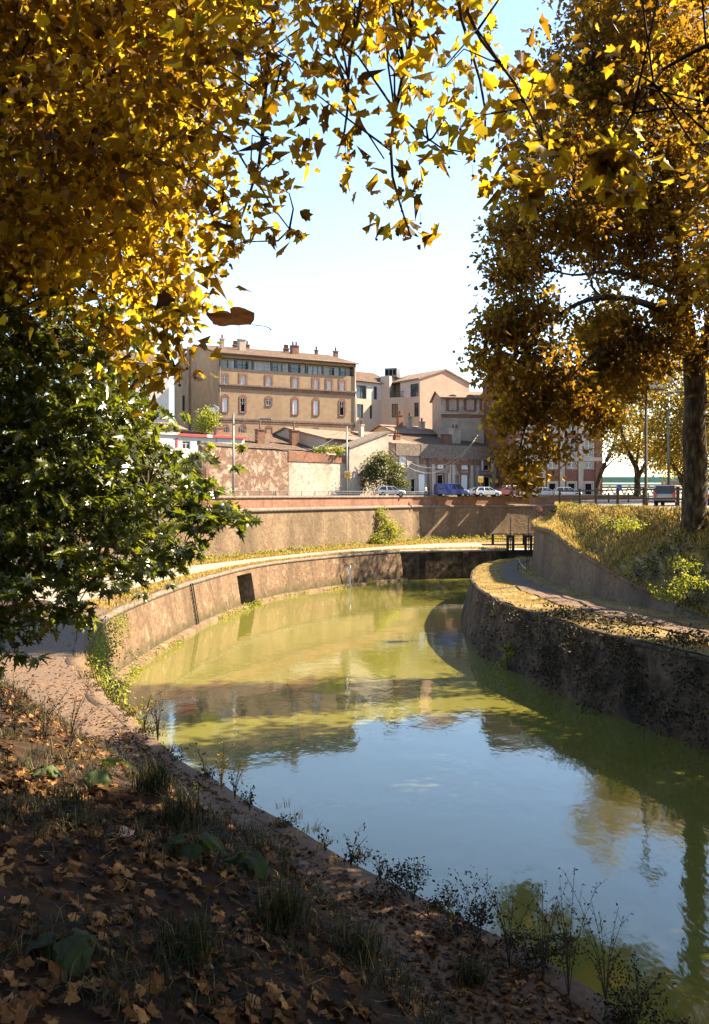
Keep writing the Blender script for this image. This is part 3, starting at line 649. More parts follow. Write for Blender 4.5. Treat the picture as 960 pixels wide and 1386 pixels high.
# ---- the tall ochre building
B = Bld('apartment_building', 'tall ochre building with glazed top floor and brick framed windows under a tiled roof', 'building', 296.4, 150, 482, 162)
L = B.L; D = 21.5; H = B.z(476.5, u=0)
def mainwin(zx, za, zb, wpx, kind, rise, w=.32):
    px, pa = zy1(zx, za); _, pb = zy1(zx, zb); u = B.u(px); k = B.Y(u)/F*.29167
    return (u-wpx*k/2, u+wpx*k/2, B.z(pb, u=u), B.z(pa, u=u), kind, rise, w)
wins = [mainwin(290,230,270,22,'pane',0), mainwin(375,233,275,24,'curtain',0), mainwin(494,240,282,24,'curtain',0), mainwin(617,247,290,24,'curtain',0), mainwin(713,252,294,23,'curtain',0), mainwin(774,257,298,23,'curtain',0), mainwin(835,261,302,23,'curtain',0),
  mainwin(291,336,403,25,'shut',.3,.25), mainwin(374,338,404,24,'half',.3,.25), mainwin(494,340,373,25,'pane',.2,.22), mainwin(616,346,414,26,'shut',.3,.25), mainwin(713,350,418,24,'shut',.3,.25), mainwin(834,354,420,24,'half',.3,.25),
  mainwin(295,474,512,24,'pane',.3,.2), mainwin(375,474,512,24,'pane',.3,.2), mainwin(496,478,512,26,'blind',.3,.14), mainwin(618,483,540,26,'pane',.3,.2), mainwin(713,487,545,26,'pane',.3,.2)]
lz0, lz1 = B.z(440+196*.29167, u=0), H-.75
ops = [w[:4] for w in wins if w[4] != 'blind'] + [(.35, L-.35, lz0, lz1)]
mb = MB(); wall_open(mb, 0, L, -.3, H, ops); B.add('front_wall', M['ochre'], mb)
for w in wins:
    if w[4] != 'blind': window(B, *w[:4], w[4], M['brick'], w[6], w[5])
    else:
        mb = MB(); arch_ring(mb, w[0], w[1], w[2], w[3], w[6], -.06, .05, .3); B.add('blind_window', M['brick'], mb)
rise = 2.7
mb = MB()
for x in (0, L): mb.face([(x,0,-.3),(x,D,-.3),(x,D,H),(x,D*.5,H+rise-.25),(x,0,H)])
mb.face([(0,D,-.3),(L,D,-.3),(L,D,H),(0,D,H)]); B.add('gable_wall', M['ochre_side'], mb)
mb = MB(); mb.box(-.35, 0, 13.0, 13.9, -.3, H+2.6); B.add('pilaster', M['ochre_side'], mb)
for y, zz in ((16.5, 14.8), (16.8, 8.6)):
    mb = MB(); mb.box(-.06, .05, y-.5, y+.5, zz, zz+2.6); B.add('side_window', M['dark_open'], mb)
roof = gable_roof(B, L, D, H, rise, M['roof'], .6, .25, .5, None, 'roof', .3)
# glazed loggia
mb = MB(); mb.box(.3, L-.3, 1.5, 1.6, lz0-.3, H-.1); B.add('loggia_back_wall', M['white'], mb)
mb = MB(); mb.box(.3, L-.3, .3, 1.49, lz0-.25, lz0-.03); B.add('loggia_floor', M['stone'], mb)
mb = MB(); mb.box(.3, L-.3, .26, 1.49, lz1+.03, lz1+.1); B.add('loggia_ceiling', M['ochre'], mb)
for i, zx in enumerate((340, 420, 508, 590, 668, 745, 825)):
    u = B.u(zy1(zx, 0)[0]); mb = MB(); mb.box(u-.13, u+.13, .05, .3, lz0, lz1); B.add('loggia_post', M['black_metal'], mb)
for i, (z0_, z1_, kind) in enumerate(((305,336,'modern'),(345,398,'modern'),(430,505,'pale'),(511,536,'modern'),(556,586,'modern'),(596,640,'modern'),(676,744,'modern'),(780,793,'modern'),(797,822,'modern'),(828,850,'modern'))):
    a, b_ = B.u(zy1(z0_, 0)[0], 1.3), B.u(zy1(z1_, 0)[0], 1.3); mb = MB()
    for x in np.linspace(a, b_, max(2, int((b_-a)/.9)+1)): mb.box(x-.05, x+.05, 1.36, 1.48, lz0, lz1-.2)
    mb.box(a, b_, 1.37, 1.47, lz0+1.9, lz0+2.0); f = B.add('loggia_window', M['black_metal'] if kind == 'modern' else M['white_paint'], mb)
    g = MB(); g.box(a, b_, 1.41, 1.45, lz0, lz1-.2); g.build('pane', M['glass'] if kind == 'modern' and i % 2 else M['curtain'], f)
mb = MB(); mb.box(.36, L-.36, .1, .14, lz0+.95, lz0+1.02); mb.box(.36, L-.36, .1, .14, lz0+.5, lz0+.53)
for x in np.arange(.6, L-.4, 1.2): mb.box(x-.02, x+.02, .1, .14, lz0, lz0+.95)
B.add('loggia_railing', M['grey_metal'], mb)
zc = B.z(440+274*.29167, u=0); band(B, 'string_course', M['brick'], L, zc-.55, zc-.1, .14); band(B, 'cornice', M['darkstone'], L, zc-.1, zc+.12, .3)
zc = B.z(440+432*.29167, u=0); band(B, 'string_course', M['darkstone'], L, zc-.2, zc+.1, .12); band(B, 'brick_course', M['brick'], L, zc-.55, zc-.2, .06)
pipe(B, -.02+.15, 0, H, M['black_metal']); pipe(B, L-.2, 0, H)
def roofz(y): return H + rise*min(y, D-y)/(D/2)
for zx, y, w, h, pots in ((277, 9.5, .9, 1.7, 1), (338, 10, 1.0, .5, 3), (368, 6.5, 1.5, 2.2, 0), (393, 10.5, 1.0, .7, 1), (574, 10, 1.1, .6, 3), (613, 7.5, 1.7, 1.7, 2), (714, 10, .7, .8, 1), (804, 9.5, 1.0, 1.0, 1)):
    u = B.u(zy1(zx, 0)[0], y); chimney(roof, u, y, roofz(y)-.4, w*.75, w*.6, h*.75+.4, M['stone'] if zx in (277, 368) else M['brick'], pots)
mb = MB()
for zx in (347, 358):
    u = B.u(zy1(zx, 0)[0], 10.5); mb.bar((u, 10.5, H+rise-.2), (u, 10.5, H+rise+5.4), .06)
    for k in range(3): mb.bar((u-.5, 10.5, H+rise+3.6+k*.6), (u+.5, 10.5, H+rise+3.6+k*.6), .05)
mb.build('antenna', M['grey_metal'], roof)
u = B.u(234.5+6, 0)
chimney(roof, .6, 19.2, H-.2, 1.0, 1.0, 3.2, M['brick'], 0)

# ---- modern pale block behind with balcony and pink gable house
B = Bld('modern_building', 'pale modern block with dark square windows and a roof terrace box', 'building', 476, 182, 530, 188)
H = B.z(480+122*.29167, u=B.u(zy2(200, 0)[0]))
def zwin(B, x0, x1, y0, y1, off=0.0):
    (pa, ya), (pb, yb) = zy2(x0, y0), zy2(x1, y1); ua, ub = B.u(pa, off), B.u(pb, off); m = (ua+ub)/2
    return (ua, ub, B.z(yb, u=m, off=off), B.z(ya, u=m, off=off))
L = B.L; hb = B.z(480+208*.29167, u=L/2)
w = [zwin(B, 147,193,143,205), zwin(B, 227,243,148,208), zwin(B, 147,178,230,293), zwin(B, 208,220,236,297)]
mb = MB(); wall_open(mb, 0, L, hb, H, w[:2]); B.add('upper_wall', M['pale'], mb)
mb = MB(); wall_open(mb, 0, L, -.3, hb, w[2:]); mb.face([(L,0,-.3),(L,0,H),(L,12,H),(L,12,-.3)]); mb.face([(0,0,-.3),(0,12,-.3),(0,12,H),(0,0,H)]); mb.face([(0,12,-.3),(L,12,-.3),(L,12,H),(0,12,H)]); B.add('lower_wall', M['cream'], mb)
for q in w: window(B, *q, 'modern', None, depth=.35)
gable_roof(B, L, 12, H, 2.6, M['roof'], .4, .2, .5, M['pale'])
B = Bld('modern_building', 'cream modern tower section with a louvred box on top beside the pink gable house', 'building', 515, 186.5, 567, 184)
L = B.L; H = B.z(480+97*.29167, u=L*.4); w = [zwin(B, 310,340,228,292)]
xs = B.u(zy2(300, 0)[0]); hb2 = B.z(480+196*.29167, u=L*.8)
mb = MB(); wall_open(mb, 0, xs, -.3, H, []); wall_open(mb, xs, L, -.3, hb2, w); mb.face([(xs,0,hb2),(L,0,hb2),(L,4,hb2),(xs,4,hb2)]); mb.face([(xs,0,hb2),(xs,4,hb2),(xs,4,H),(xs,0,H)])
mb.face([(xs,4,hb2),(L,4,hb2),(L,4,H),(xs,4,H)]); mb.face([(0,0,H),(xs,0,H),(xs,4,H),(0,4,H)]); mb.face([(0,0,-.3),(0,9,-.3),(0,9,H),(0,0,H)]); mb.face([(0,4,H),(L,4,H),(L,9,H),(0,9,H)]); mb.face([(L,4,hb2),(L,9,hb2),(L,9,H),(L,4,H)]); B.add('walls', M['cream'], mb)
window(B, *w[0], 'modern', None, depth=.35)
q = zwin(B, 353,368,145,195, 4); window(B, q[0], q[1], hb2, q[3], 'modern', None, y=3.9, depth=.15, name='terrace_door')
mb = MB(); mb.bar((xs,.1,hb2+1.1), (L,.1,hb2+1.1), .07); mb.bar((xs,.1,hb2+.15), (L,.1,hb2+.15), .05)
for x in np.arange(xs+.1, L, .28): mb.bar((x,.1,hb2+.1), (x,.1,hb2+1.1), .03)
B.add('balcony_railing', M['black_metal'], mb)
ua, ub = B.u(zy2(277,0)[0], 2), B.u(zy2(333,0)[0], 2); hv = B.z(480+62*.29167, u=(ua+ub)/2, off=2)
mb = MB(); mb.box(ua, ub, 2, 4.5, H, hv); vb = B.add('roof_box', M['grey_metal'], mb)
mb = MB()
for k in range(3): x = ua+(ub-ua)*(.08+.31*k); mb.box(x, x+(ub-ua)*.23, 1.95, 1.998, H+.4, hv-.3)
mb.build('louvre', M['dark_open'], vb)
B = Bld('gabled_house', 'pink gabled house with pale front and a big dark window under its tiled roof', 'building', 542, 186, 568.5, 181)
L = B.L; H = B.z(480+118*.29167, u=L/2); hb = B.z(480+198*.29167, u=L/2)
w = [zwin(B, 395,435,135,200), zwin(B, 413,435,223,288)]
mb = MB(); wall_open(mb, 0, L, hb, H, w[:1]); B.add('upper_wall', M['pale'], mb); mb = MB(); wall_open(mb, 0, L, -.3, hb, w[1:]); B.add('lower_wall', M['cream'], mb)
for q in w: window(B, *q, 'modern', None, depth=.35)
W = 12.4
# gable faces right: local plane x = L
g = MB(); apx = 6.2; ha = H + 2.0
g.face([(L,0,-.3),(L,0,H),(L,apx,ha),(L,W,H-.1),(L,W,-.3)]); g.face([(0,0,-.3),(0,W,-.3),(0,W,H-.1),(0,apx,ha),(0,0,H)]); g.face([(0,W,-.3),(L,W,-.3),(L,W,H-.1),(0,W,H-.1)]); B.add('gable_wall', M['pink'], g)
mb = MB(); mb.prism([(-.5,H-.2),(apx,ha+.02),(W+.4,H-.3),(W+.4,H-.05),(apx,ha+.3),(-.5,H+.05)], 'x', -6, L+.3); B.add('roof', M['roof_pale'], mb)

# ---- old building with blind arches
B = Bld('old_building', 'weathered old building with blind brick arches below its tiled eave', 'building', 597.5, 164, 706, 166)
L = B.L; H = B.z(536, u=0)
q3 = zwin(B, 868,890,208,252)
box_body(B, L, 7, H, [q3], M['weathered']); window(B, *q3, 'pane', M['stone'], .2)
gable_roof(B, L, 7, H, 1.3, M['roof_pale'], .7, .2, .5, M['weathered'])
zc = B.z(480+277*.29167, u=0); band(B, 'string_course', M['brick'], L, zc-.5, zc, .15); band(B, 'cornice', M['stone'], L, H-.5, H-.2, .35); band(B, 'ledge', M['stone'], L, zc+.02, zc+.3, .3)
for zx in (592, 674, 745):
    a, b_, c, d = zwin(B, zx-17, zx+17, 212, 258); mb = MB(); arch_ring(mb, a, b_, c, d, .45, -.14, -.01, .55); f = B.add('blind_arch', M['brick'], mb)
    m2 = MB(); m2.prism([(a,c),(b_,c),(b_,d),((a+b_)/2,d+.5),(a,d)], 'y', -.2, -.142); m2.build('arch_infill', M['weathered'], f)
for zx in (548, 632, 712): u = B.u(zy2(zx,0)[0]); mb = MB(); mb.box(u-.4, u+.4, -.12, -.01, zc+.3, H-.5); B.add('pilaster', M['stone'], mb)

# ---- row of low houses on the street
B = Bld('row_house', 'low grey beige house in shade with closed white shutters and a dark parapet', 'house', 534.5, 146, 568, 149)
H = B.z(480+412*.29167, u=B.L/2); L = B.L
w = [zwin(B, 346,380,470,521), zwin(B, 434,460,556,640), zwin(B, 400,420,575,640)]
box_body(B, L, 11, H, [w[0], w[2]], M['greybeige']); window(B, *w[0], 'shut', M['stone'], .15); window(B, *w[2], 'dark', None, name='doorway')
mb = MB(); mb.box(w[1][0], w[1][1], -.08, -.005, w[1][2], w[1][3]); B.add('shutter_door', M['shutter'], mb)
band(B, 'cornice', M['darkstone'], L, H-1.9, H-.02, .35); band(B, 'string_course', M['stone'], L, H*.48, H*.48+.3, .1)
mb = MB(); mb.prism([(-.2,H-.1),(11,H+2.4),(11,H+2.1),(-.2,H-.35)], 'x', -.2, L+.2); rf = B.add('roof', M['roof_pale'], mb)
chimney(rf, L*.1, 2.0, H-.2, .9, .7, 1.5, M['stone'], 1); chimney(rf, L*.65, 3.5, H, 1.0, .8, 1.4, M['brick'], 2)
B = Bld('row_house', 'long two storey grey beige house with brick framed openings, drainpipes and white shutters', 'house', 568, 149, 679, 159)
L = B.L; H = B.z(480+415*.29167, u=0)
W5 = [(zwin(B, 522,553,477,530),'shut'), (zwin(B, 633,665,485,533),'shut'), (zwin(B, 522,550,556,640),'dark'), (zwin(B, 632,663,557,640),'shut'), (zwin(B, 607,616,482,535),'dark'), (zwin(B, 607,616,565,600),'dark'), (zwin(B, 738,762,489,538),'half'), (zwin(B, 740,766,565,645),'dark')]
box_body(B, L, 12, H, [q for q, k in W5], M['greybeige'])
for q, k in W5: window(B, *q, k, M['brick'], .28)
q = W5[6][0]
for a, b_ in ((q[0]-1.0, q[0]-.3), (q[1]+.3, q[1]+1.15)): mb = MB(); mb.box(a, b_, -.14, -.07, q[2], q[3]); B.add('open_shutter', M['shutter'], mb)
band(B, 'cornice', M['darkstone'], L, H-2.2, H-.02, .4); band(B, 'frieze', M['brick'], L, H-3.1, H-2.35, .1)
for zx in (500, 575, 595, 680, 785, 808): u = B.u(zy2(zx,0)[0]); mb = MB(); mb.box(u-.32, u+.32, -.16, -.003, -.2, H-3.1); B.add('pilaster', M['stone'], mb)
for zx in (572, 625, 668): u = B.u(zy2(zx,0)[0]); mb = MB(); mb.box(u-.12, u+.12, -.18, -.002, 3.9, H-3.1); B.add('brick_strip', M['brick'], mb)
for zx in (478, 690, 718, 798): pipe(B, B.u(zy2(zx,0)[0]), 0, H-2.2, M['grey_metal'] if zx > 700 else M['darkstone'], -.25, .14)
mb = MB(); mb.prism([(-.2,H-.1),(12,H+2.2),(12,H+1.9),(-.2,H-.35)], 'x', -.2, L+.2); rf = B.add('roof', M['roof'], mb)
u = B.u(zy2(602,0)[0], 4); chimney(rf, u, 4, H+.3, 1.5, 1.2, 2.6, M['stone'], 2); chimney(rf, u-1.8, 4.2, H+.3, 1.2, 1, 1.6, M['brick'], 0)

# ---- deep red brick building at the right, half hidden by the big plane tree
B = Bld('brick_building', 'deep red brick building with stone window frames behind the big plane tree', 'building', 688, 152, 815, 154.5)
L = B.L; H = B.z(508, u=L*.5)
W5 = []
for px in (697, 722, 748, 774, 797):
    u = B.u(px)
    for ya, yb in ((640, 662), (620, 642) if False else (596, 618), (630, 642) if False else (560, 585), (526, 548)): W5.append((u-.62, u+.62, B.z(yb, u=u), B.z(ya, u=u), 'pane' if rng.uniform() > .3 else 'shut'))
    W5.append((u-.62, u+.62, B.z(643, u=u)+1.1, B.z(630, u=u)+.9, 'pane'))
W5 = [w for i, w in enumerate(W5) if not (i % 5 == 0)] + [(w[0], w[1], .2, 2.3, 'dark') for i, w in enumerate(W5) if i % 5 == 0]
box_body(B, L, 14, H, [w[:4] for w in W5], M['brick_dark'])
for w in W5: window(B, *w[:4], w[4], M['stone'], .3)
for px in (710, 735, 761, 786): u = B.u(px); mb = MB(); mb.box(u-.4, u+.4, -.2, -.003, -.2, H-.9); B.add('pilaster', M['stone'], mb)
for x in (.6, L-.6): mb = MB(); mb.box(x-.6, x+.6, -.24, -.003, -.2, H-.9); B.add('corner_pilaster', M['brick_dark'], mb)
for py in (622, 552): zc = B.z(py, u=L*.8); band(B, 'string_course', M['stone'], L, zc-.25, zc+.35, .32)
band(B, 'cornice', M['stone'], L, H-.9, H, .6)
gable_roof(B, L, 14, H, 2.4, M['roof'], .5, .2, .5, M['brick_dark'])

# ---- tall white house at the left
B = Bld('white_house', 'bright white rendered house wall half hidden behind the green tree', 'house', 150, 146, 229, 150)
H = B.z(492, u=B.L); box_body(B, B.L, 10, H, [(B.L*.3, B.L*.3+1.1, H-4, H-2.2)], M['white']); window(B, B.L*.3, B.L*.3+1.1, H-4, H-2.2, 'pane')
gable_roof(B, B.L, 10, H, 2.2, M['roof'], .4, .2, .5, M['white'])

# ---- low white shed with red fascia
B = Bld('shed', 'low white shed with a red stripe along its roof edge behind the brick wall', 'shed', 196, 124, 331, 134)
L = B.L; H = B.z(593, u=L); u0 = B.u(252); w = [(B.u(247), B.u(258), B.z(608, u=u0), B.z(597, u=u0))]
box_body(B, L, 7, H, w, M['white']); window(B, *w[0], 'pane', None)
mb = MB(); mb.box(-.1, L+.1, -.25, 7.1, H+.004, H+.2); rf = B.add('roof_slab', M['white_paint'], mb)
mb = MB(); mb.box(B.u(240), L+.12, -.29, -.252, H-.12, H+.19); B.add('fascia', M['red_paint'], mb); mb = MB(); mb.box(B.u(283)-.5, B.u(283)+.35, -.31, -.292, H-.14, H+.22); B.add('fascia_joint', M['white_paint'], mb)
mb = MB(); mb.box(B.u(238), B.u(240.5), -.06, -.004, H-1.6, H-.4); B.add('red_panel', M['red_paint'], mb)
B = Bld('outbuilding', 'small cream outbuilding with a pitched roof between white house and red striped shed', 'house', 224, 139, 250, 142)
H = B.z(578, u=0); box_body(B, B.L, 5, H, [], M['peach']); gable_roof(B, B.L, 5, H, .9, M['roof_pale'], .2, .15, .5, M['peach'])

# ---- low tiled houses in the middle
B = Bld('low_house', 'low tiled house roof with brick chimneys rising behind the garden wall', 'house', 283, 133, 437, 143)
L = B.L; H = B.z(606, u=L*.6); box_body(B, L, 14, H, [], M['peach']); rf = gable_roof(B, L, 14, H, 2.6, M['roof'], .5, .2, .62, M['peach'])
for zx, zt, y in ((262, 474, 3.5), (452, 483, 2.5), (610, 488, 2.0)):
    px = zy1(zx, 0)[0]; u = B.u(px, y); zt_ = B.z(440+zt*.29167, u=u, off=y); zb = H + 2.6*y/8.7-.2
    chimney(rf, u, y, zb, 1.15, .9, zt_-zb-.15, M['brick'], 0)
    if zx > 300:
        mb = MB(); mb.tube([(u, y, zt_), (u, y, zt_+1.1)], .1, 6); mb.box(u-.22, u+.22, y-.22, y+.22, zt_+1.1, zt_+1.3); mb.build('flue', M['darkstone'], rf)
B = Bld('low_house', 'peach coloured low house with a pale bleached tile roof and white slanted flank', 'house', 441, 141, 527, 152)
L = B.L; H = B.z(592, u=0); box_body(B, L, 14, H, [], M['peach']); rf = gable_roof(B, L, 14, H, 1.9, M['roof_pale'], .6, .2, .6, M['peach'])
u = B.u(489, 3); chimney(rf, u, 3, H+.3, .7, .6, 2.2, M['stone'], 1)
B = Bld('garden_shed', 'white lean-to with sloping top edge in front of the peach coloured house', 'shed', 473, 138, 526, 143)
L = B.L; zl, zr = B.z(607, u=0), B.z(586, u=L); mb = MB(); mb.prism([(0,-.3),(L,-.3),(L,zr),(0,zl)], 'y', 0, 3); B.add('wall', M['stone'], mb)
mb = MB(); mb.prism([(-.2,zl-.02),(L+.1,zr+.03),(L+.1,zr+.3),(-.2,zl+.25)], 'y', -.2, 3.2); B.add('roof_edge', M['darkstone'], mb)
B = Bld('low_house', 'small house with pale gable and clay roof behind the shaded row house', 'house', 538, 163, 597, 168)
L = B.L; H = B.z(586, u=L*.5); ww = [(B.u(577), B.u(582), H-2.2, H-.4)]; box_body(B, L, 10, H, ww, M['cream']); window(B, *ww[0], 'dark'); rf = gable_roof(B, L, 10, H, 1.6, M['roof_pale'], .5, .2, .5, M['cream'])
for px, h in ((541, 2.6), (554, 2.4), (571, 1.6)): chimney(rf, B.u(px, 3), 3, H+.5, .9, .7, h, M['brick'] if px == 541 else M['stone'], 1)

# ---- brick garden wall along the street (two finishes)
gw = empty('garden_wall', (XX(272, 118), 118, 9.8), 0, 'high old brick wall with patches of white plaster and a ruined left end beside the street', 'wall')
def wall_seg(name, pa, Ya, pb, Yb, ya, yb, mat, th=.5, z0=9.6, top=None, out=0.0):
    a, b_ = Vector((XX(pa, Ya), Ya)), Vector((XX(pb, Yb), Yb)); d = (b_-a); L = d.length; d.normalize(); nn = Vector((-d.y, d.x)); o = gw.location
    mb = MB(); za, zb = ZZ(ya, Ya), ZZ(yb, Yb); v = []
    for off in (-out, th):
        for p, z in ((a, z0), (b_, z0), (b_, zb), (a, za)): q = p + nn*off; v.append((q.x-o.x, q.y-o.y, z-o.z))
    mb.mesh_faces(v, [(0,1,2,3),(7,6,5,4),(0,4,5,1),(1,5,6,2),(2,6,7,3),(3,7,4,0)], [[(0,z0),(L,z0),(L,zb),(0,za)]] + [None]*5)
    mb.build(name, mat, gw)
wall_seg('brick_face', 272, 118, 391, 130.5, 599, 611.5, M['brick_old']); wall_seg('coping', 271, 117.9, 391.5, 130.5, 596.5, 609.5, M['darkstone'], .6, ZZ(599, 118)-.3, out=.12)
wall_seg('plaster_face', 391, 130.5, 477, 139.5, 616, 624, M['plaster_old'], .5, out=.02)
wall_seg('brick_band', 390, 130.4, 478, 139.6, 609, 619, M['brick'], .6, ZZ(624.5, 131), out=.12)
wall_seg('end_pier', 476, 139.2, 483, 140, 614, 615, M['brick'], .7, out=.2); wall_seg('side_wall', 483, 140, 497, 143, 617, 617, M['weathered'], .5)
wall_seg('ruined_end', 256, 124, 273, 118, 633, 601, M['brick_old'], .6)
for pa in (297, 458): Yp = 118+(pa-272)/208*22; wall_seg('pier', pa-3, Yp-.25, pa+4, Yp+.5, 604 if pa < 400 else 623, 605 if pa < 400 else 623, M['darkstone'] if False else M['weathered'], .3, out=.06)

# ---- green lattice bridge far right, low concrete pier
br = empty('bridge', (XX(806, 165), 165, 9.8), math.radians(2), 'pale green steel lattice bridge seen between the plane trunks at far right', 'bridge')
green = m_plain('pale_green_paint', (.25,.45,.36), .5); z1_, z2_ = ZZ(656, 165)-9.8, ZZ(661.5, 165)-9.8
mb = MB(); mb.box(0, 34, 0, .4, z1_-.2, z1_+.15); mb.box(0, 34, 0, .4, z2_-1.4, z2_-1.1); br1 = mb.build('girder', green, br)
mb = MB(); k = 0
while k*1.7 < 33: x = k*1.7; mb.bar((x,.2,z2_-1.1), (x+.85,.2,z1_-.2), .16); mb.bar((x+.85,.2,z1_-.2), (x+1.7,.2,z2_-1.1), .16); k += 1
mb.build('lattice', green, br)
mb = MB(); mb.box(0, 34, .5, .56, z1_+.3, z1_+1.3); mb.box(0, 34, .45, .6, z1_+1.32, z1_+1.42)
mb.build('parapet_panels', m_plain('mid_green_paint', (.12,.32,.22), .5), br)
mb = MB(); mb.box(-2, 34, .62, 8, z1_-.6, z1_-.25); mb.build('deck', M['stone'], br)
pier = empty('concrete_block', (XX(902, 118), 118, 9.5), 0, 'grey ribbed concrete block standing behind the parked minivan', 'block')
mb = MB(); mb.box(0, 2.2, 0, 2, 0, 2.5); mb.build('body', M['stone'], pier)
mb = MB()
for k in range(6): mb.box(.1+.36*k, .3+.36*k, -.06, -.003, .1, 2.4)
mb.build('ribs', M['grey_metal'], pier)
# ================================================================== VEHICLES, STREET FURNITURE, SMALL THINGS
tyre = m_plain('tyre_rubber', (.015,.015,.015), .85, .2); rim = m_plain('alloy_rim', (.4,.4,.4), .35, .5, .6)
lampr = m_plain('red_tail_lamp', (.5,.02,.015), .25, .6); lampw = m_plain('clear_headlamp', (.7,.7,.66), .15, .7)
carglass = m_glass('tinted_car_glass', (.02,.025,.028), .05)
def paint(name, c):
    n = NT(name); b = n.bsdf(n.ramp(n.noise(n.vec('Object'), 1.5, 3), [(.3, tuple(x*.9 for x in c)), (.7, c)]), .32, None, spec=.5); b.inputs['Coat Weight'].default_value = .5; return n.m
SHAPES = {  # lower outline, cabin base x0 x1, cabin roof x0 x1, belt z, roof z, half width, wheel x
 'hatch': ([(-2.0,.35),(-2.08,.7),(-2.0,.97),(.95,.97),(1.75,.82),(2.02,.6),(2.05,.35)], -1.98, 1.15, -1.55, .25, .95, 1.48, .85, 1.28),
 'saloon': ([(-2.2,.35),(-2.27,.75),(-2.15,.98),(.85,.97),(1.95,.84),(2.2,.62),(2.22,.35)], -1.65, 1.05, -1.0, .2, .95, 1.43, .87, 1.38),
 'minivan': ([(-2.25,.38),(-2.32,.8),(-2.25,1.08),(1.15,1.06),(1.95,.9),(2.25,.65),(2.3,.38)], -2.22, 1.55, -2.0, .45, 1.05, 1.74, .9, 1.42),
 'van': ([(-2.4,.4),(-2.45,.8),(-2.42,1.2),(1.55,1.18),(2.2,.98),(2.42,.7),(2.45,.4)], -2.4, 1.75, -2.34, .95, 1.17, 1.95, .93, 1.5)}
def car(name, label, cat, loc, rz, pm, shape, group):
    prof, c0, c1, r0, r1, zb, zr, hw, wx = SHAPES[shape]; t = empty(name, loc, rz, label, cat, group)
    mb = MB(); mb.prism(prof, 'y', -hw, hw); mb.build('body', pm, t, bevel=.07)
    k = .84
    mb = MB(); v = [(c0,-hw*.97,zb),(c1,-hw*.97,zb),(c1,hw*.97,zb),(c0,hw*.97,zb),(r0,-hw*k,zr-.06),(r1,-hw*k,zr-.06),(r1,hw*k,zr-.06),(r0,hw*k,zr-.06)]
    q = [(0,3,2,1),(4,5,6,7),(0,1,5,4),(1,2,6,5),(2,3,7,6),(3,0,4,7)]
    if shape == 'van':   # panelled rear half
        cab = MB(); m0, m1 = .1, .1
        vv = [(c0,-hw*.975,zb),(m0,-hw*.975,zb),(m0,hw*.975,zb),(c0,hw*.975,zb),(r0,-hw*(k+.01),zr-.05),(m1,-hw*(k+.01),zr-.05),(m1,hw*(k+.01),zr-.05),(r0,hw*(k+.01),zr-.05)]
        cab.mesh_faces(vv, q); cab.build('cargo_panel', pm, t)
        g2 = MB()
        for s in (-1, 1):
            y1_, y2_ = s*hw*.985, s*hw*(k+.02)
            for a, b_ in ((-2.2,-1.2),): g2.face([(a,y1_,zb+.12),(b_,y1_,zb+.12),(b_,y2_*1.005,zr-.2),(a,y2_*1.005,zr-.2)])
        g2.build('side_window', carglass, t, fix=False)
    mb.mesh_faces(v, q); mb.build('windows', carglass, t)
    mb = MB(); mb.box(r0-.05, r1+.08, -hw*k-.02, hw*k+.02, zr-.065, zr); mb.build('roof', pm, t, bevel=.025)
    mb = MB()
    for s in (-1, 1):
        mb.bar((c1,s*hw*.97,zb), (r1+.02,s*hw*k,zr-.05), .07); mb.bar((c0,s*hw*.97,zb), (r0,s*hw*k,zr-.05), .12)
        for f_ in (.42, .72): mb.bar((c0+(c1-c0)*f_,s*hw*.975,zb), (r0+(r1-r0)*f_*1.1,s*hw*(k+.005),zr-.05), .07)
    mb.build('pillars', pm, t)
    for x in (-wx, wx):
        for s in (-1, 1):
            w = MB(); w.tube([(x, s*(hw-.2), .32), (x, s*(hw+.015), .32)], .32, 14); wo = w.build('wheel', tyre, t)
            w = MB(); w.tube([(x, s*(hw+.016), .32), (x, s*(hw+.03), .32)], .2, 10); w.build('rim', rim, wo)
    for s in (-1, 1):
        mb = MB(); x = prof[1][0]; mb.box(x-.03, x+.1, s*hw*.8-.1, s*hw*.8+.1, zb-.28, zb+.02 if shape != 'minivan' else zb+.12); mb.build('tail_lamp', lampr, t)
        mb = MB(); x = prof[-2][0]; mb.box(x-.14, x+.02, s*hw*.72-.16, s*hw*.72+.16, .6, .76); mb.build('headlamp', lampw, t)
        mb = MB(); mb.box(c1-.32, c1-.18, s*(hw+.0)-.02, s*(hw+.0)+.16*s, zb+.02, zb+.16); mb.build('wing_mirror', pm, t)
    for x in (prof[0][0]-.04, prof[-1][0]-.06):
        mb = MB(); mb.box(x, x+.1, -hw*.9, hw*.9, .36, .54); mb.build('bumper', tyre, t)
    return t
silver, white_, blue, red_, gold, dk = paint('silver_car_paint', (.5,.5,.51)), paint('white_car_paint', (.75,.74,.72)), paint('blue_van_paint', (.015,.035,.2)), paint('red_car_paint', (.35,.03,.03)), paint('champagne_car_paint', (.36,.3,.23)), paint('dark_car_paint', (.04,.045,.05))
G_ = 'cars parked along the street'
def on_street(px, Y, z=9.84): return (XX(px, Y), Y, z)
sl = .13
car('parked_car', 'silver hatchback beside the green shrub at the end of the brick wall', 'car', on_street(529, 137, 9.98), R(8), silver, 'hatch', G_)
car('parked_van', 'dark blue van parked before the closed white shutters', 'van', on_street(611, 143, 9.92), R(12), blue, 'van', None)
car('parked_car', 'white saloon parked close in front of the blue van', 'car', on_street(643, 146, 9.92), R(190), white_, 'saloon', G_)
car('parked_car', 'white hatchback parked near the yellow sign and the dark doorway', 'car', on_street(659, 145, 9.92), R(14), white_, 'hatch', G_)
car('parked_car', 'red hatchback parked between pale cars right of the dark doorway', 'car', on_street(683, 147, 9.92), R(195), red_, 'hatch', G_)
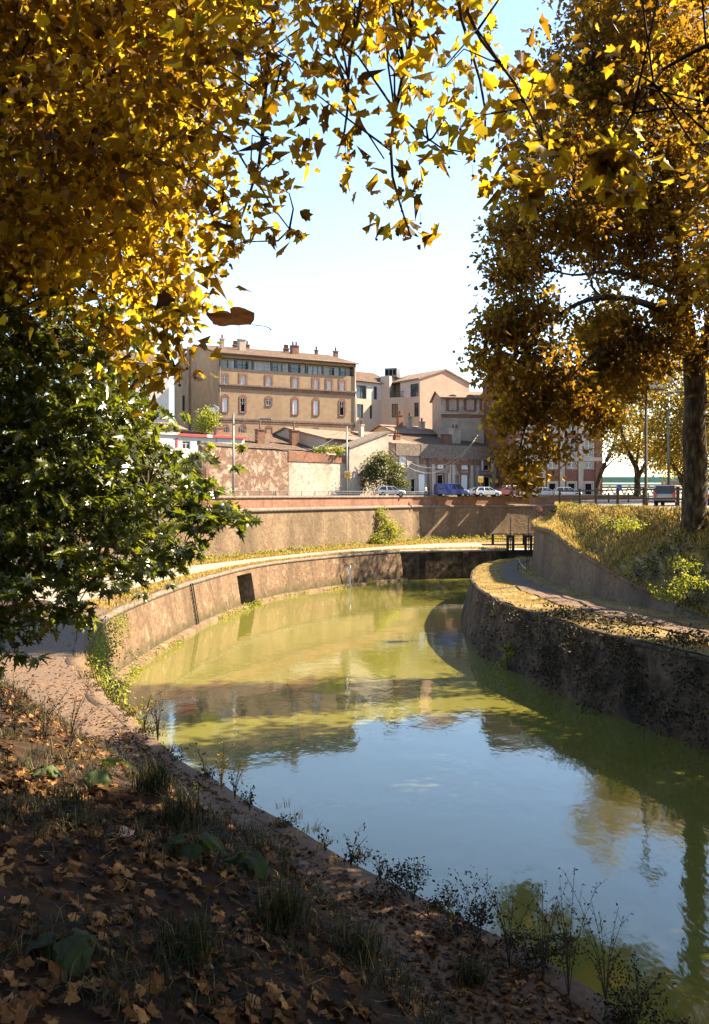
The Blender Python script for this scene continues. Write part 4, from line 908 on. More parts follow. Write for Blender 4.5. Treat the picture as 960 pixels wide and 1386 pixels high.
car('parked_car', 'dark saloon half hidden behind the red hatchback', 'car', on_street(671, 151, 9.92), R(190), dk, 'saloon', G_)
car('parked_car', 'white minivan behind the hanging plane foliage right of the red hatchback', 'car', on_street(700, 149, 9.92), R(12), white_, 'minivan', G_)
car('parked_car', 'pale silver saloon under the hanging plane foliage before the red brick building', 'car', on_street(737, 146, 9.9), R(5), silver, 'saloon', G_)
car('parked_car', 'silver hatchback at the far right corner of the red brick building', 'car', on_street(768, 144, 9.88), R(0), silver, 'hatch', G_)
car('parked_minivan', 'champagne minivan seen from behind, parked left of the big plane trunk', 'car', (25.6, 78, 9.24), R(62), gold, 'minivan', None)
car('parked_car', 'white car showing just right of the big plane trunk', 'car', (29.6, 77.5, 9.24), R(62), white_, 'hatch', G_)
# ---- person
def person(loc, rz, label):
    t = empty('person', loc, rz, label, 'person')
    def skin(name, V, E, rad, mat, par, root=0):
        me = bpy.data.meshes.new(name); me.from_pydata(V, E, []); me.materials.append(mat); o = bpy.data.objects.new(name, me); COL.objects.link(o); o.parent = par
        m_ = o.modifiers.new('Skin', 'SKIN'); sv = me.skin_vertices[0].data if me.skin_vertices else None
        if sv is None:
            bpy.context.view_layer.objects.active = o; sv = me.skin_vertices[0].data
        for i, r_ in enumerate(rad): sv[i].radius = (r_, r_*.8)
        sv[root].use_root = True; m_.use_smooth_shade = True; o.modifiers.new('Sub', 'SUBSURF').levels = 1; return o
    sk = m_plain('skin', (.5,.3,.21), .6)
    V = [(0,0,.95),(0,0,1.2),(0,0,1.42),(0,-.01,1.5),(0,-.03,1.6),(0,-.03,1.7),(.2,0,1.4),(.27,.05,1.12),(.25,-.12,.9),(.25,-.17,.82),(-.2,0,1.4),(-.28,.02,1.12),(-.27,-.1,.88),(-.27,-.14,.8),(.1,0,.88),(.11,-.12,.5),(.11,.02,.1),(.11,-.14,.05),(-.1,0,.88),(-.1,.1,.5),(-.1,.25,.12),(-.1,.13,.05)]
    E = [(0,1),(1,2),(2,3),(3,4),(4,5),(2,6),(6,7),(7,8),(8,9),(2,10),(10,11),(11,12),(12,13),(0,14),(14,15),(15,16),(16,17),(0,18),(18,19),(19,20),(20,21)]
    skin('body', V, E, [.13,.13,.14,.055,.095,.085,.06,.045,.035,.03,.06,.045,.035,.03,.08,.06,.045,.035,.08,.06,.045,.035], sk, t)
    jk = [0,1,2,6,7,8,10,11,12]; rem = {a: i for i, a in enumerate(jk)}
    skin('jacket', [V[i] for i in jk], [(rem[a], rem[b]) for a, b in E if a in rem and b in rem], [.17,.165,.165,.085,.07,.055,.085,.07,.055], m_plain('pale_jacket', (.5,.48,.46), .9), t)
    tr = [0,14,15,16,18,19,20]; rem = {a: i for i, a in enumerate(tr)}
    skin('trousers', [V[i] for i in tr], [(rem[a], rem[b]) for a, b in E if a in rem and b in rem], [.16,.1,.08,.065,.1,.08,.065], m_plain('dark_trousers', (.04,.045,.06), .9), t)
    mb = MB(); mb.sphere((0,-.01,1.68), .108, n=12, m=8, sz=(.95,1.05,.95)); mb.build('hair', m_plain('sandy_hair', (.3,.2,.11), .8), t)
    mb = MB(); mb.sphere((0,-.125,1.63), .022, sz=(.7,1.2,1)); mb.build('nose', sk, t)
    return t
person((XX(576.5, 139.8), 139.8, 9.86), R(60), 'person with sandy hair in a pale jacket walking past the blue van')

# ---- utility poles, wires, signs
def pole(px, Y, ytop, r0, label, arm=None):
    zt = ZZ(ytop, Y); t = empty('utility_pole', (XX(px, Y), Y, 9.84), 0, label, 'pole', 'utility poles on the street')
    mb = MB(); mb.tube([(0,0,0), (0,0,1.5), (0,0,zt-9.84)], [r0*1.3, r0, r0*.75], 8); mb.build('shaft', M['grey_metal'], t)
    if arm:
        mb = MB(); mb.tube([(0,0,arm), (1.6,-.5,arm+.35), (3.4,-1.0,arm+.5)], [.06,.05,.05], 6); a = mb.build('lamp_arm', M['grey_metal'], t)
        mb = MB(); mb.box(3.2, 4.6, -1.25, -.85, arm+.42, arm+.62); mb.build('lamp_head', M['grey_metal'], a, bevel=.05)
    return Vector((XX(px, Y), Y, zt))
p1 = pole(316, 113, 560, .14, 'grey utility pole with a lamp arm in front of the old brick wall', 8.7)
p2 = pole(469.5, 131, 577, .12, 'thin grey utility pole carrying a yellow sign at the end of the brick wall')
def wire(a, b, sag, label, r_=.02):
    a, b = Vector(a), Vector(b); pts = [a.lerp(b, k/14) - Vector((0,0,sag*4*(k/14)*(1-k/14))) for k in range(15)]
    mb = MB(); mb.tube(pts, r_, 5); tag(mb.build('overhead_wire', M['grey_metal'], origin=a), label, 'wire', 'overhead wires')
wire(p1 + Vector((0,0,-.2)), P(277, 592, 122), .5, 'overhead wire falling from the lamp pole down to the red striped shed')
wire(p1 + Vector((0,0,-.9)), p2 + Vector((0,0,-.2)), 3.4, 'slack overhead wire slung between both poles, the upper one')
wire(p1 + Vector((0,0,-1.1)), P(420, 607, 132), .8, 'overhead wire sloping from the lamp pole to the low tiled roof')
wire(p2 + Vector((0,0,-.3)), P(412, 610, 133), 1.0, 'overhead wire from the thin pole back to the low tiled roof')
wire(P(524, 606, 141), P(645, 592, 148), 4.6, 'lowest sagging cable along the parapet of the row houses', .035)
wire(P(526, 602, 142), P(647, 589, 149), 4.2, 'upper sagging cable along the parapet of the row houses', .03)
wire(p2 + Vector((0,0,-.2)), P(440, 589, 134), .3, 'short overhead wire from the thin pole to the peach house eave')
def sign(px, Y, py0, py1, label, post=False):
    w = .82; x, z0, z1 = XX(px, Y), ZZ(py1, Y), ZZ(py0, Y); t = empty('street_sign', (x, Y-.22, z0), R(5), label, 'sign', 'yellow street signs'); h = z1-z0
    mb = MB(); mb.box(-w/2, w/2, -.02, .02, 0, h); mb.build('panel', M['yellow_paint'], t, bevel=.008)
    mb = MB(); mb.box(-w/2, w/2, -.021, .021, h+.003, h+.14); mb.build('white_strip', M['white_paint'], t)
    mb = MB(); mb.prism([(-w*.36,h*.58),(-w*.16,h*.72),(-w*.16,h*.63),(.02,h*.63),(.02,h*.53),(-w*.16,h*.53),(-w*.16,h*.44)], 'y', -.032, -.0205)
    mb.box(.06, w*.4, -.03, -.0205, h*.5, h*.54); mb.box(-w*.36, w*.38, -.03, -.0205, h*.3, h*.34); mb.build('printed_arrow', M['violet'], t)
    if post: mb = MB(); mb.tube([(0,.08,9.84-z0), (0,.08,h+.1)], .05, 6); mb.build('post', M['grey_metal'], t)
sign(470.5, 131, 639, 647, 'yellow street sign with a dark arrow on the thin pole by the brick wall')
sign(650.5, 148, 646, 653, 'yellow street sign with a dark arrow in front of the row house doorway', True)
t = empty('aerial_mast', (XX(293, 131), 131, 15.0), 0, 'white television aerial on a mast beside the small yellow tree', 'aerial')
mb = MB(); h = ZZ(546, 131)-15; mb.bar((0,0,0), (0,0,h), .09); mb.build('mast', M['grey_metal'], t)
mb = MB(); mb.bar((-1,0,h-.9), (.35,0,h-.7), .07)
for k in range(7): mb.bar((-.8+.18*k,0,h-1.15+.03*k), (-.8+.18*k,0,h-.6+.03*k), .05)
mb.bar((-.3,0,h-.2), (.4,0,h-.75), .12); mb.bar((.4,0,h-.75), (-.3,0,h-1.3), .12); mb.build('yagi', M['white_paint'], t)
# street lamp and second mast on the right
t = empty('street_lamp', (XX(874.5, 72), 72, 9.2), 0, 'brown street lamp with a cream lantern standing behind the wooden fence', 'lamp'); h = ZZ(527, 72)-9.2; ha = ZZ(539, 72)-9.2
mb = MB(); mb.tube([(0,0,0), (0,0,1.0), (0,0,1.02), (0,0,h)], [.17,.16,.125,.1], 10); mb.build('post', M['bark_dark'], t)
mb = MB(); mb.tube([(0,0,ha), (-.5,0,ha+.02), (-1.0,0,ha+.12), (-1.15,0,ha+.02)], [.09,.06,.06,.05], 6); mb.build('bracket', M['black_metal'], t)
mb = MB(); mb.prism([(.25,h+.0),(1.15,h+.0),(1.0,h+.55),(.4,h+.55)], 'y', -.42, .42); lt = mb.build('lantern', m_plain('cream_lantern', (.6,.5,.32), .5), t)
mb = MB(); mb.box(.2, 1.2, -.47, .47, h-.08, h-.002); mb.bar((0,0,h-.05), (.3,0,h-.05), .08); mb.build('lantern_base', M['black_metal'], lt)
t = empty('street_lamp', (XX(905, 98), 98, 9.3), 0, 'thin grey lamp mast behind the minivan near the big plane trunk', 'lamp'); h = ZZ(533, 98)-9.3
mb = MB(); mb.tube([(0,0,0), (0,0,h)], [.14,.09], 8); mb.build('post', M['grey_metal'], t); mb = MB(); mb.bar((0,0,h), (1.0,-.2,h+.15), .1); mb.box(.6, 1.4, -.4, 0, h+.1, h+.25); mb.build('lamp_head', M['grey_metal'], t)
t = empty('road_sign', (XX(838, 112), 112, 9.4), 0, 'small round blue road sign in front of the green bridge', 'sign'); h = ZZ(660, 112)-9.4
mb = MB(); mb.tube([(0,0,0),(0,0,h+.3)], .04, 6); mb.build('post', M['grey_metal'], t); mb = MB(); mb.tube([(0,-.05,h),(0,-.09,h)], .36, 16); mb.build('disc', paint('blue_sign_face', (.01,.1,.55)), t)

# ---- fences on the right
t = empty('wooden_fence', (19.5, 76, 9.25), 0, 'weathered wooden post and rail fence along the top of the grassy slope', 'fence')
fp = [(18.9,88.5),(19.35,82.5),(19.6,78),(20.0,73),(20.5,68),(21.15,62.8),(22.2,57.5),(23.4,52),(24.9,47)]
for i, (x, y) in enumerate(fp):
    mb = MB(); h = 1.5; mb.box(x-19.5-.09, x-19.5+.09, y-76-.09, y-76+.09, -.4, h); mb.build('post', M['wood'], t, bevel=.015)
for (x0, y0), (x1, y1) in zip(fp[:-1], fp[1:]):
    for h in (1.32, .68):
        mb = MB(); mb.bar((x0-19.5,y0-76-.12,h), (x1-19.5,y1-76-.12,h+random.uniform(-.05,.05)), .1, .13); mb.build('rail', M['wood'], t)
t = empty('metal_barrier', (28, 96, 9.3), 0, 'dark metal barrier posts and rail across the car park', 'barrier')
for k in range(7):
    x = -2.6 + 1.9*k; mb = MB(); mb.box(x-.07, x+.07, -.07-.25*k, .07-.25*k, -.1, 1.15); mb.build('post', M['black_metal'], t)
mb = MB(); mb.bar((-2.6,0,1.1), (8.8,-1.5,1.1), .09); mb.bar((-2.6,0,.6), (8.8,-1.5,.6), .07); mb.build('rail', M['black_metal'], t)
# low brick parapet and ruined brick stub where the street wall ends
t = empty('brick_parapet', (XX(752, 118), 118, 9.3), 0, 'low brick parapet between the tall retaining wall and wooden fence', 'wall')
mb = MB(); mb.obox((4.5,-2,.35), 12, .5, 1.0, R(-20)); mb.build('wall', M['brick'], t); mb = MB(); mb.obox((4.5,-2,.92), 12.2, .65, .13, R(-20)); mb.build('coping', M['stone'], t)
t = empty('brick_ruin', (XX(741, 96), 96, 8.0), 0, 'broken dark brick stub at the tip of the grassy slope', 'ruin')
mb = MB()
for k in range(34):
    mb.obox((random.uniform(-1.0,2.0), random.uniform(-.8,.8), random.uniform(-.9,1.1)), random.uniform(.4,.8), random.uniform(.3,.6), random.uniform(.15,.4), random.uniform(0,3))
mb.build('bricks', M['brick_dark'], t)
# ---- lock gate with footbridge
lx = XX(671, 119.2); t = empty('lock_gate', (lx, 119.2, 0), R(4), 'dark timber lock gate with a railed footbridge and winding gear', 'lock gate')
mb = MB(); mb.box(0, 14, .3, .6, -1, 3.0); mb.build('gate_leaf', M['gate_wood'], t)
mb = MB()
for k in range(5): mb.box(.3+2.2*k, .55+2.2*k, .18, .297, -1, 3.0)
mb.bar((.6,.24,.2), (2.4,.24,2.9), .2); mb.build('ribs', M['gate_wood'], t)
mb = MB(); mb.box(-.6, 14, .1, .7, 3.0, 3.35); mb.build('beam', M['black_metal'], t)
mb = MB(); mb.box(-1.6, 14, -.35, .9, 3.95, 4.1); mb.build('footbridge_deck', M['gate_wood'], t)
mb = MB()
for x in (-.4, 3.5, 7.5, 11.5): mb.box(x-.14, x+.14, -.3, -.1, 4.1, 5.35)
mb.box(-.5, 14, -.26, -.14, 5.3, 5.42); mb.box(-.5, 14, -.23, -.17, 4.75, 4.8); mb.box(-.5, 14, -.23, -.17, 4.42, 4.46); mb.build('railing', M['black_metal'], t)
for px in (690, 714.5):
    x = XX(px, 119.2)-lx; mb = MB()
    for s in (-.34, .34): mb.box(x+s-.15, x+s+.15, -.62, -.36, 3.35, 5.2)
    mb.box(x-.5, x+.5, -.66, -.32, 4.9, 5.25); wg = mb.build('winding_gear', M['black_metal'], t)
    mb = MB(); mb.bar((x,-.5,3.2), (x,-.5,7.3), .1); mb.build('rack', M['grey_metal'], wg)
    mb = MB(); mb.tube([(x,-.7,4.7),(x,-.62,4.7)], .16, 10); mb.build('crank_wheel', M['grey_metal'], wg)
gp = empty('gauge_pole', (XX(474, 106.5), 106.5, -.5), 0, 'thin white gauge pole standing in the water by the far quay', 'pole'); mb = MB(); mb.tube([(0,0,0),(.02,0,2.9)], .07, 6); mb.build('shaft', M['white_paint'], gp)
mb = MB(); mb.box(-.11, .11, -.09, -.072, .6, 2.6); mb.build('scale', M['white_paint'], gp)
# ---- red and white tape on stakes by the rounded retaining wall
t = empty('barrier_tape', (XX(709, 84), 84, 3.55), 0, 'red and white tape strung on thin stakes at the foot of the rounded wall', 'tape')
mb = MB()
for x, y in ((-.4,.6), (.1,-.9), (.7,1.4)): mb.bar((x,y,0), (x+.04,y,1.5), .05)
mb.build('stakes', M['wood'], t); mb = MB(); m2 = MB(); pts = [(-.4,.55,1.0),(-.25,.1,.6),(-.1,-.4,.35),(.1,-.95,.2),(.3,.0,.55),(.7,1.35,1.1)]
q = [Vector(a).lerp(Vector(b), f_) for a, b in zip(pts[:-1], pts[1:]) for f_ in (0, .25, .5, .75)] + [Vector(pts[-1])]
for i in range(len(q)-1): (mb if i % 2 else m2).face([q[i], q[i+1], q[i+1]+Vector((0,0,.1)), q[i]+Vector((0,0,.1))])
mb.build('red_bands', M['red_paint'], t, fix=False); m2.build('white_bands', M['white_paint'], t, fix=False)

# ---- a curled brown leaf falling in front of the camera
Yf = 4.2; c0 = P(311, 430, Yf); t = empty('falling_leaf', c0, 0, 'large curled brown leaf falling through the air left of the roof', 'leaf')
up_ = [(278,420),(284,424),(290,423.5),(297,421),(304,421),(309,422.5),(313.4,425),(312,419),(317,416.6),(324,416.6),(332,418.5),(338,421),(344.5,423.5)]
lo_ = [(279,425),(284,432),(290,438),(297,441.5),(304,442.4),(309,441.6),(313.5,441),(318,441),(324,441.6),(330,441),(336,440.2),(340,440),(342,436)]
mb = MB(); g = []
for (ux, uy), (lx_, ly) in zip(up_, lo_):
    row = []
    for k in range(6):
        f_ = k/5; p = P(ux+(lx_-ux)*f_, uy+(ly-uy)*f_, Yf) - c0; p.y += .045*math.sin(math.pi*f_*.9+.2) - .02 + .012*math.sin((ux-278)/9); row.append(p)
    g.append(row)
mb.mesh_faces([p for r_ in g for p in r_], [(i*6+j, i*6+j+1, (i+1)*6+j+1, (i+1)*6+j) for i in range(12) for j in range(5)], smooth=True)
o = mb.build('blade', m_noise('curled_leaf_brown', (.24,.075,.025), (.5,.19,.06), 9, .6, .4, .004, coord='Object', vs=(1,1,2.5)), t, fix=False); sd = o.modifiers.new('Thickness', 'SOLIDIFY'); sd.thickness = .0012
mb = MB(); mb.tube([P(341,439.5,Yf)-c0, P(350,440.5,Yf)-c0, P(358,441.5,Yf)-c0, P(364,443.5,Yf)-c0, P(367.5,447,Yf)-c0], [.0022,.0018,.0018,.002,.0035], 6); mb.build('stalk', M['bark_dark'], t)
# ================================================================== TREES AND PLANTS
def local(o_pts, loc): return [tuple(Vector(p) - Vector(loc)) for p in o_pts]
def crown_mesh(name, cen, per, rc, size, tmpl, mat, parent, flat=.8, axis_bias=None, jitter=.45, ok=None):
    pos, ax = spread(np.asarray(cen, float), per, rc, flat=flat)
    if axis_bias is not None: ax = ax + np.asarray(axis_bias)
    cr = np.repeat(rng.uniform(0, 1, len(cen)), per); r_ = np.clip(cr*(1-jitter) + rng.uniform(0, 1, len(pos))*jitter, 0, 1)
    if ok is not None: k_ = ok(pos); pos, ax, r_ = pos[k_], ax[k_], r_[k_]
    s = rng.uniform(size[0], size[1], len(pos)); o = (leaves_mixed if isinstance(tmpl, list) else leaves)(name, pos, s, ax, tmpl, mat, None, r_, origin=tuple(parent.location)); o.parent = parent; o.location = (0, 0, 0); return o
def wood_mesh(name, limbs, bark, parent, cen=None, tw=.025, n=9, wob=.05, sag=.1, tw_limbs=None):
    mb = MB()
    for pts, r0, r1 in limbs:
        p = smooth_line([tuple(q) for q in pts], .35, 8); rr_ = np.linspace(r0, r1, len(p)); mb.tube([Vector(q) for q in p], list(rr_), n, wob=wob)
    if cen is not None:
        lp = [Vector(q) for pts, r0, r1 in (tw_limbs or limbs) for q in dense([tuple(q) for q in smooth_line([tuple(q) for q in pts], .5, 6)], .5)]; twigs_to(mb, cen, lp, tw, 3, sag)
    loc = parent.location; mb.v = [tuple(Vector(p) - loc) for p in mb.v]; return mb.build(name, bark, parent, fix=False)
MIX = [PLANE, PLANE_B, PLANE_C, PLANE_D]
V3 = lambda x, y, z: Vector((x, y, z))

# ---- A: the plane on the near bank whose branches hang over the picture (trunk left of the view)
tA = empty('plane_tree', (-7.6, 11.5, 6.6), 0, 'plane tree with golden autumn leaves overhanging the upper left and top of the view', 'tree', 'plane trees')
polyA = [(-170,-220),(320,-220),(320,-20),(285,90),(290,200),(275,280),(262,350),(240,410),(212,490),(190,495),(160,450),(95,375),(-170,360)]
polyA2 = [(-170,-220),(250,-220),(270,200),(230,300),(120,380),(-170,360)]
polyB = [(300,-200),(720,-200),(700,10),(650,30),(560,40),(490,50),(430,110),(390,140),(345,150),(300,190)]
polyC = [(280,290),(330,230),(365,170),(410,190),(380,250),(320,330),(290,390)]
polyD = [(500,40),(690,30),(730,170),(700,230),(640,205),(600,260),(560,240),(520,200)]
cA = np.concatenate([pts_in_poly(polyA, 330, 10.5, 16), pts_in_poly(polyA2, 380, 12.5, 19)]); cB = pts_in_poly(polyB, 105, 9.2, 12.5); cC = pts_in_poly(polyC, 10, 10.5, 12); cD = pts_in_poly(polyD, 15, 9.5, 11.5)
limbA = [([V3(-7.6,11.5,6.3), V3(-7.5,11.6,8.5), V3(-7.2,11.8,12), V3(-6.6,12,15.5), V3(-5.4,12.4,18.5)], .62, .3),
 ([V3(-6.6,12,15.4), V3(-4.5,12.5,17.2), V3(-1.5,12.3,18.3), V3(1.6,12.2,19.0), V3(4.2,12.4,19.2)], .22, .05), ([V3(-7.1,11.9,13), P(-60,30,12.5), P(20,105,12.4), P(85,180,12.4), P(170,215,12.2)], .16, .03),
 ([P(20,105,12.4), P(-20,200,13), P(0,300,14)], .06, .02), ([V3(-6.8,12,14.5), P(60,-80,14), P(190,60,14.5), P(240,200,14.5)], .13, .03), ([V3(-5.4,12.4,18.5), P(150,-180,16), P(300,-60,15)], .16, .05),
 ([V3(-1.5,12.3,18.3), P(400,-120,12), P(372,20,11.7), P(358,130,11.6), P(352,215,11.5), P(325,300,11.5)], .06, .012), ([V3(-1.5,12.3,18.2), P(480,-60,11.8), P(472,90,11.4), P(470,160,11.2), P(455,215,11.1)], .045, .01),
 ([V3(1.2,12.2,18.9), P(562,-60,11.4), P(556,60,11), P(535,150,10.8), P(530,230,10.7), P(556,320,10.6)], .05, .01), ([V3(1.6,12.2,19), P(618,-40,11), P(636,60,10.9), P(655,130,10.8), P(657,190,10.7)], .045, .01),
 ([V3(2.6,12.2,19.1), P(640,-20,10.6), P(655,60,10.5), P(690,100,10.3), P(735,190,10.2)], .045, .01), ([P(535,150,10.8), P(580,190,10.7), P(610,205,10.7), P(640,208,10.7)], .015, .008), ([P(345,240,11.5), P(375,290,11.4), P(392,310,11.4)], .015, .008), ([P(470,120,11.3), P(500,190,11.2), P(520,215,11.2)], .015, .008)]
# leaves strung along the hanging twigs
hang = []
def string(pxs_, Y, step, spread_=.12):
    p = smooth_line([tuple(P(x, y, Y)) for x, y in pxs_], step, 8); hang.append(p + rng.normal(size=p.shape)*spread_)
for pts, st in (([(372,0),(358,130),(352,215),(330,290)],.12), ([(345,240),(375,290),(392,318),(380,330)],.045), ([(320,290),(330,320),(318,345)],.05), ([(472,90),(470,160),(455,225)],.06), ([(440,215),(465,225),(470,238)],.05),
   ([(556,60),(535,150),(530,230),(520,290)],.09), ([(530,260),(545,300),(566,325),(572,335)],.04), ([(515,240),(522,290),(518,305)],.06), ([(580,190),(610,205),(640,208)],.09), ([(636,60),(655,130),(657,190),(640,215)],.07), ([(560,180),(580,240),(572,260)],.07),
   ([(655,60),(690,100),(735,190),(744,205)],.05), ([(690,110),(700,150),(712,142)],.06), ([(690,220),(715,255),(725,268)],.06), ([(640,195),(660,215),(690,225)],.06), ([(650,60),(690,70),(730,65)],.05), ([(680,120),(705,150),(725,140)],.05), ([(600,120),(625,150),(615,190)],.06), ([(690,160),(715,195),(742,200)],.04), ([(660,230),(690,262),(715,280)],.05), ([(420,150),(428,190),(440,220)],.05), ([(620,40),(650,30),(690,45)],.08), ([(300,330),(285,380),(268,415)],.05), ([(240,470),(250,490),(243,510)],.07), ([(255,390),(270,430),(262,450)],.06), ([(180,430),(190,480),(200,520)],.03), ([(205,440),(225,490),(235,520)],.03), ([(150,420),(170,470),(185,505)],.03), ([(230,400),(252,450),(250,500)],.035)):
    string(pts, random.uniform(10.3, 11.6), st)
hg = np.concatenate(hang)
fo = empty('tmp'); bpy.data.objects.remove(fo)
wood_mesh('trunk', limbA, M['bark_dark'], tA, np.concatenate([cA[::2], cB, cC, cD]), .017, 8)
crown_mesh('crown', cA, 52, .34, (.07,.15), MIX, M['leaf_plane'], tA)
crown_mesh('crown', cB, 13, .28, (.08,.16), MIX, M['leaf_plane'], tA)
crown_mesh('crown', np.concatenate([cC, cD]), 7, .22, (.08,.16), MIX, M['leaf_plane'], tA)
crown_mesh('hanging_sprays', hg[::2], 2, .05, (.08,.175), MIX, M['leaf_plane'], tA)
for p in hg[::9]:
    mb = MB(); p = p + np.array([0,0,.01]); mb.tube([p, p-np.array([0,0,.12])], .003, 3); mb.sphere(p-np.array([0,0,.13]), .017, n=6, m=4)
    mb.v = [tuple(Vector(q) - tA.location) for q in mb.v]; mb.build('seed_ball', M['bark'], tA)

# ---- B: plane on the near bank just right of the camera; shades the foreground, its edge enters upper right
tB = empty('plane_tree', (5.6, 1.0, 4.2), 0, 'near plane tree with big dark golden leaves filling the upper right corner', 'tree', 'plane trees')
polyE = [(760,-260),(1150,-260),(1150,420),(960,300),(890,235),(800,200),(770,130)]
cE = pts_in_poly(polyE, 28, 10, 14)
cE2 = np.concatenate([ell((9.5,8.7,16.5), (5,5,4.2), 150), ell((6,4,17.5), (7,6,4), 170), ell((12,3,16), (6,7,4.5), 130), ell((-1,1,18), (6,5,3), 90), ell((7.2,9,13), (2.6,5,2.6), 80), ell((3,-3,15), (8,6,3), 150), ell((-6,-1,16), (5,6,3), 80), ell((13.5,14.5,15.2), (5,6,3.0), 130), ell((15,20.5,16.5), (4.5,5,4), 110)])  # unseen crown volumes added to shade the near bank and path
# keep the crown out of the open middle of the view
def clear(c):
    px = 480 + c[:, 0]/np.maximum(c[:, 1], .3)*F; py = HY - (c[:, 2]-EYE)/np.maximum(c[:, 1], .3)*F
    bad = (c[:, 1] > .3) & (px > -30) & (px < 990) & (py > -60) & (py < 1450) & (~in_poly(px, py, polyE) | (c[:, 1] < 8)); return c[~bad]
def clear_ok(c):
    px = 480 + c[:, 0]/np.maximum(c[:, 1], .3)*F; py = HY - (c[:, 2]-EYE)/np.maximum(c[:, 1], .3)*F
    return ~((c[:, 1] > .3) & (px > -60) & (px < 1020) & (py > -70) & (py < 1450) & (c[:, 1] < 30))
cE2 = clear(cE2)
limbB = [([V3(5.6,1,3.9), V3(5.7,1.1,8), V3(6,1.6,12), V3(6.4,2.6,16), V3(6.5,3.5,20)], .55, .12), ([V3(6,1.7,12.2), V3(7.3,5,14.5), V3(7.4,9,16.2), V3(6.4,12,17)], .2, .04), ([V3(6.1,2,13.5), V3(9,5,15.5), V3(12,9,16), V3(14,15,15.5), V3(15,20,14.8)], .22, .04), ([V3(6.3,2.4,15), V3(3,2,17.5), V3(-2,1.5,19)], .16, .04), ([V3(7.4,8,15.9), P(960,60,11), P(880,120,10.8), P(830,200,10.6)], .05, .012)]
wood_mesh('trunk', limbB, M['bark'], tB, np.concatenate([cE[::3], cE2[::2]]), .016, 10)
crown_mesh('crown', cE, 30, .36, (.07,.14), MIX, M['leaf_plane'], tB)
crown_mesh('crown', cE2, 70, .68, (.24,.36), KITE, M['leaf_plane'], tB, ok=clear_ok)
hs = []
for pts in ([(830,200),(812,218),(838,225)], [(800,205),(830,212),(845,200)], [(700,250),(722,262),(735,258)], [(820,250),(850,262),(868,258)]): hs.append(smooth_line([tuple(P(x, y, 10.4)) for x, y in pts], .06, 8))
hs = np.concatenate(hs); crown_mesh('hanging_sprays', hs + rng.normal(size=hs.shape)*.05, 3, .06, (.11,.19), MIX, M['leaf_plane'], tB)

# ---- C: the big plane on the far side of the canal
tC = empty('plane_tree', (XX(939, 57), 57, 8.7), 0, 'big plane tree with bronze foliage drooping over the right bank', 'tree', 'plane trees')
Yc = 57
def Q(px, py, Y=Yc): return P(px, py, Y)
limbC = [([Q(938,715), Q(940,690), Q(941,640), Q(940,580), Q(941,530), Q(938,480)], .74, .6), ([Q(938,490), Q(932,450), Q(922,380,55), Q(905,280,54), Q(885,150,53), Q(870,20,53)], .45, .12), ([Q(941,520), Q(950,480), Q(965,420), Q(985,300), Q(1000,150)], .4, .12),
 ([Q(930,455,56), Q(900,425,54), Q(865,408,52), Q(820,402,51), Q(785,410,50), Q(755,428,50), Q(725,455,50), Q(700,490,50)], .26, .05), ([Q(924,400,55), Q(890,385,53), Q(850,372,52), Q(815,368,51), Q(775,372,50), Q(735,362,50)], .18, .04), ([Q(938,485,57), Q(905,465,55), Q(868,455,53), Q(820,470,52), Q(770,510,51), Q(720,560,50), Q(700,620,50)], .2, .04),
 ([Q(905,280,54), Q(860,240,52), Q(800,220,51), Q(740,240,50)], .16, .04), ([Q(893,200,53), Q(850,120,52), Q(790,80,51)], .14, .04), ([Q(965,420,57), Q(1010,380,55), Q(1060,350,54)], .2, .06), ([Q(815,404,51), Q(800,385,51), Q(805,370,51)], .08, .06)]
bl = [(700,340,50,42,62,3.2,46),(668,470,50,24,50,2.6,26),(700,420,50,50,55,3,36),(692,550,50,36,40,2.4,22),(708,606,50,30,40,2.4,13),(752,545,51,50,40,3,22),(742,492,50,46,42,3,26),(770,270,50,90,80,3.6,80),(740,170,50,50,70,3,36),(860,200,52,90,120,4,120),(850,60,52,120,90,4,120),
  (930,330,54,70,120,4,90),(990,200,56,110,150,5,120),(1000,420,56,90,90,4.5,70),(850,330,53,70,50,3,30),(830,460,54,60,40,3,40),(850,505,54,60,34,3,34),(800,540,53,40,26,3,16),(890,460,55,45,40,2.6,24),(712,652,49,14,26,1.6,6),(800,420,52,60,40,2.5,14),(790,560,51,34,30,2,12),(758,606,50,18,20,1.6,4),(870,-60,53,140,90,4.5,100),(1050,60,57,110,120,5,70),(1040,560,56,60,60,4,30),(800,130,54,60,120,3.5,60),(900,120,57,110,140,4,120),(820,290,55,70,50,3,40),(960,60,58,90,120,4,80)]
cl = []
for px, py, Y, rx, ry, rd, k in bl: cl.append(ell(P(px, py, Y), (rx*Y/F, rd, ry*Y/F), k, .1))
cl = np.concatenate(cl)
wood_mesh('trunk', limbC, M['bark'], tC, cl[::2], .045, 12, .06, .06)
crown_mesh('crown', cl, 50, .43, (.14,.26), MIX, M['leaf_plane_far'], tC)

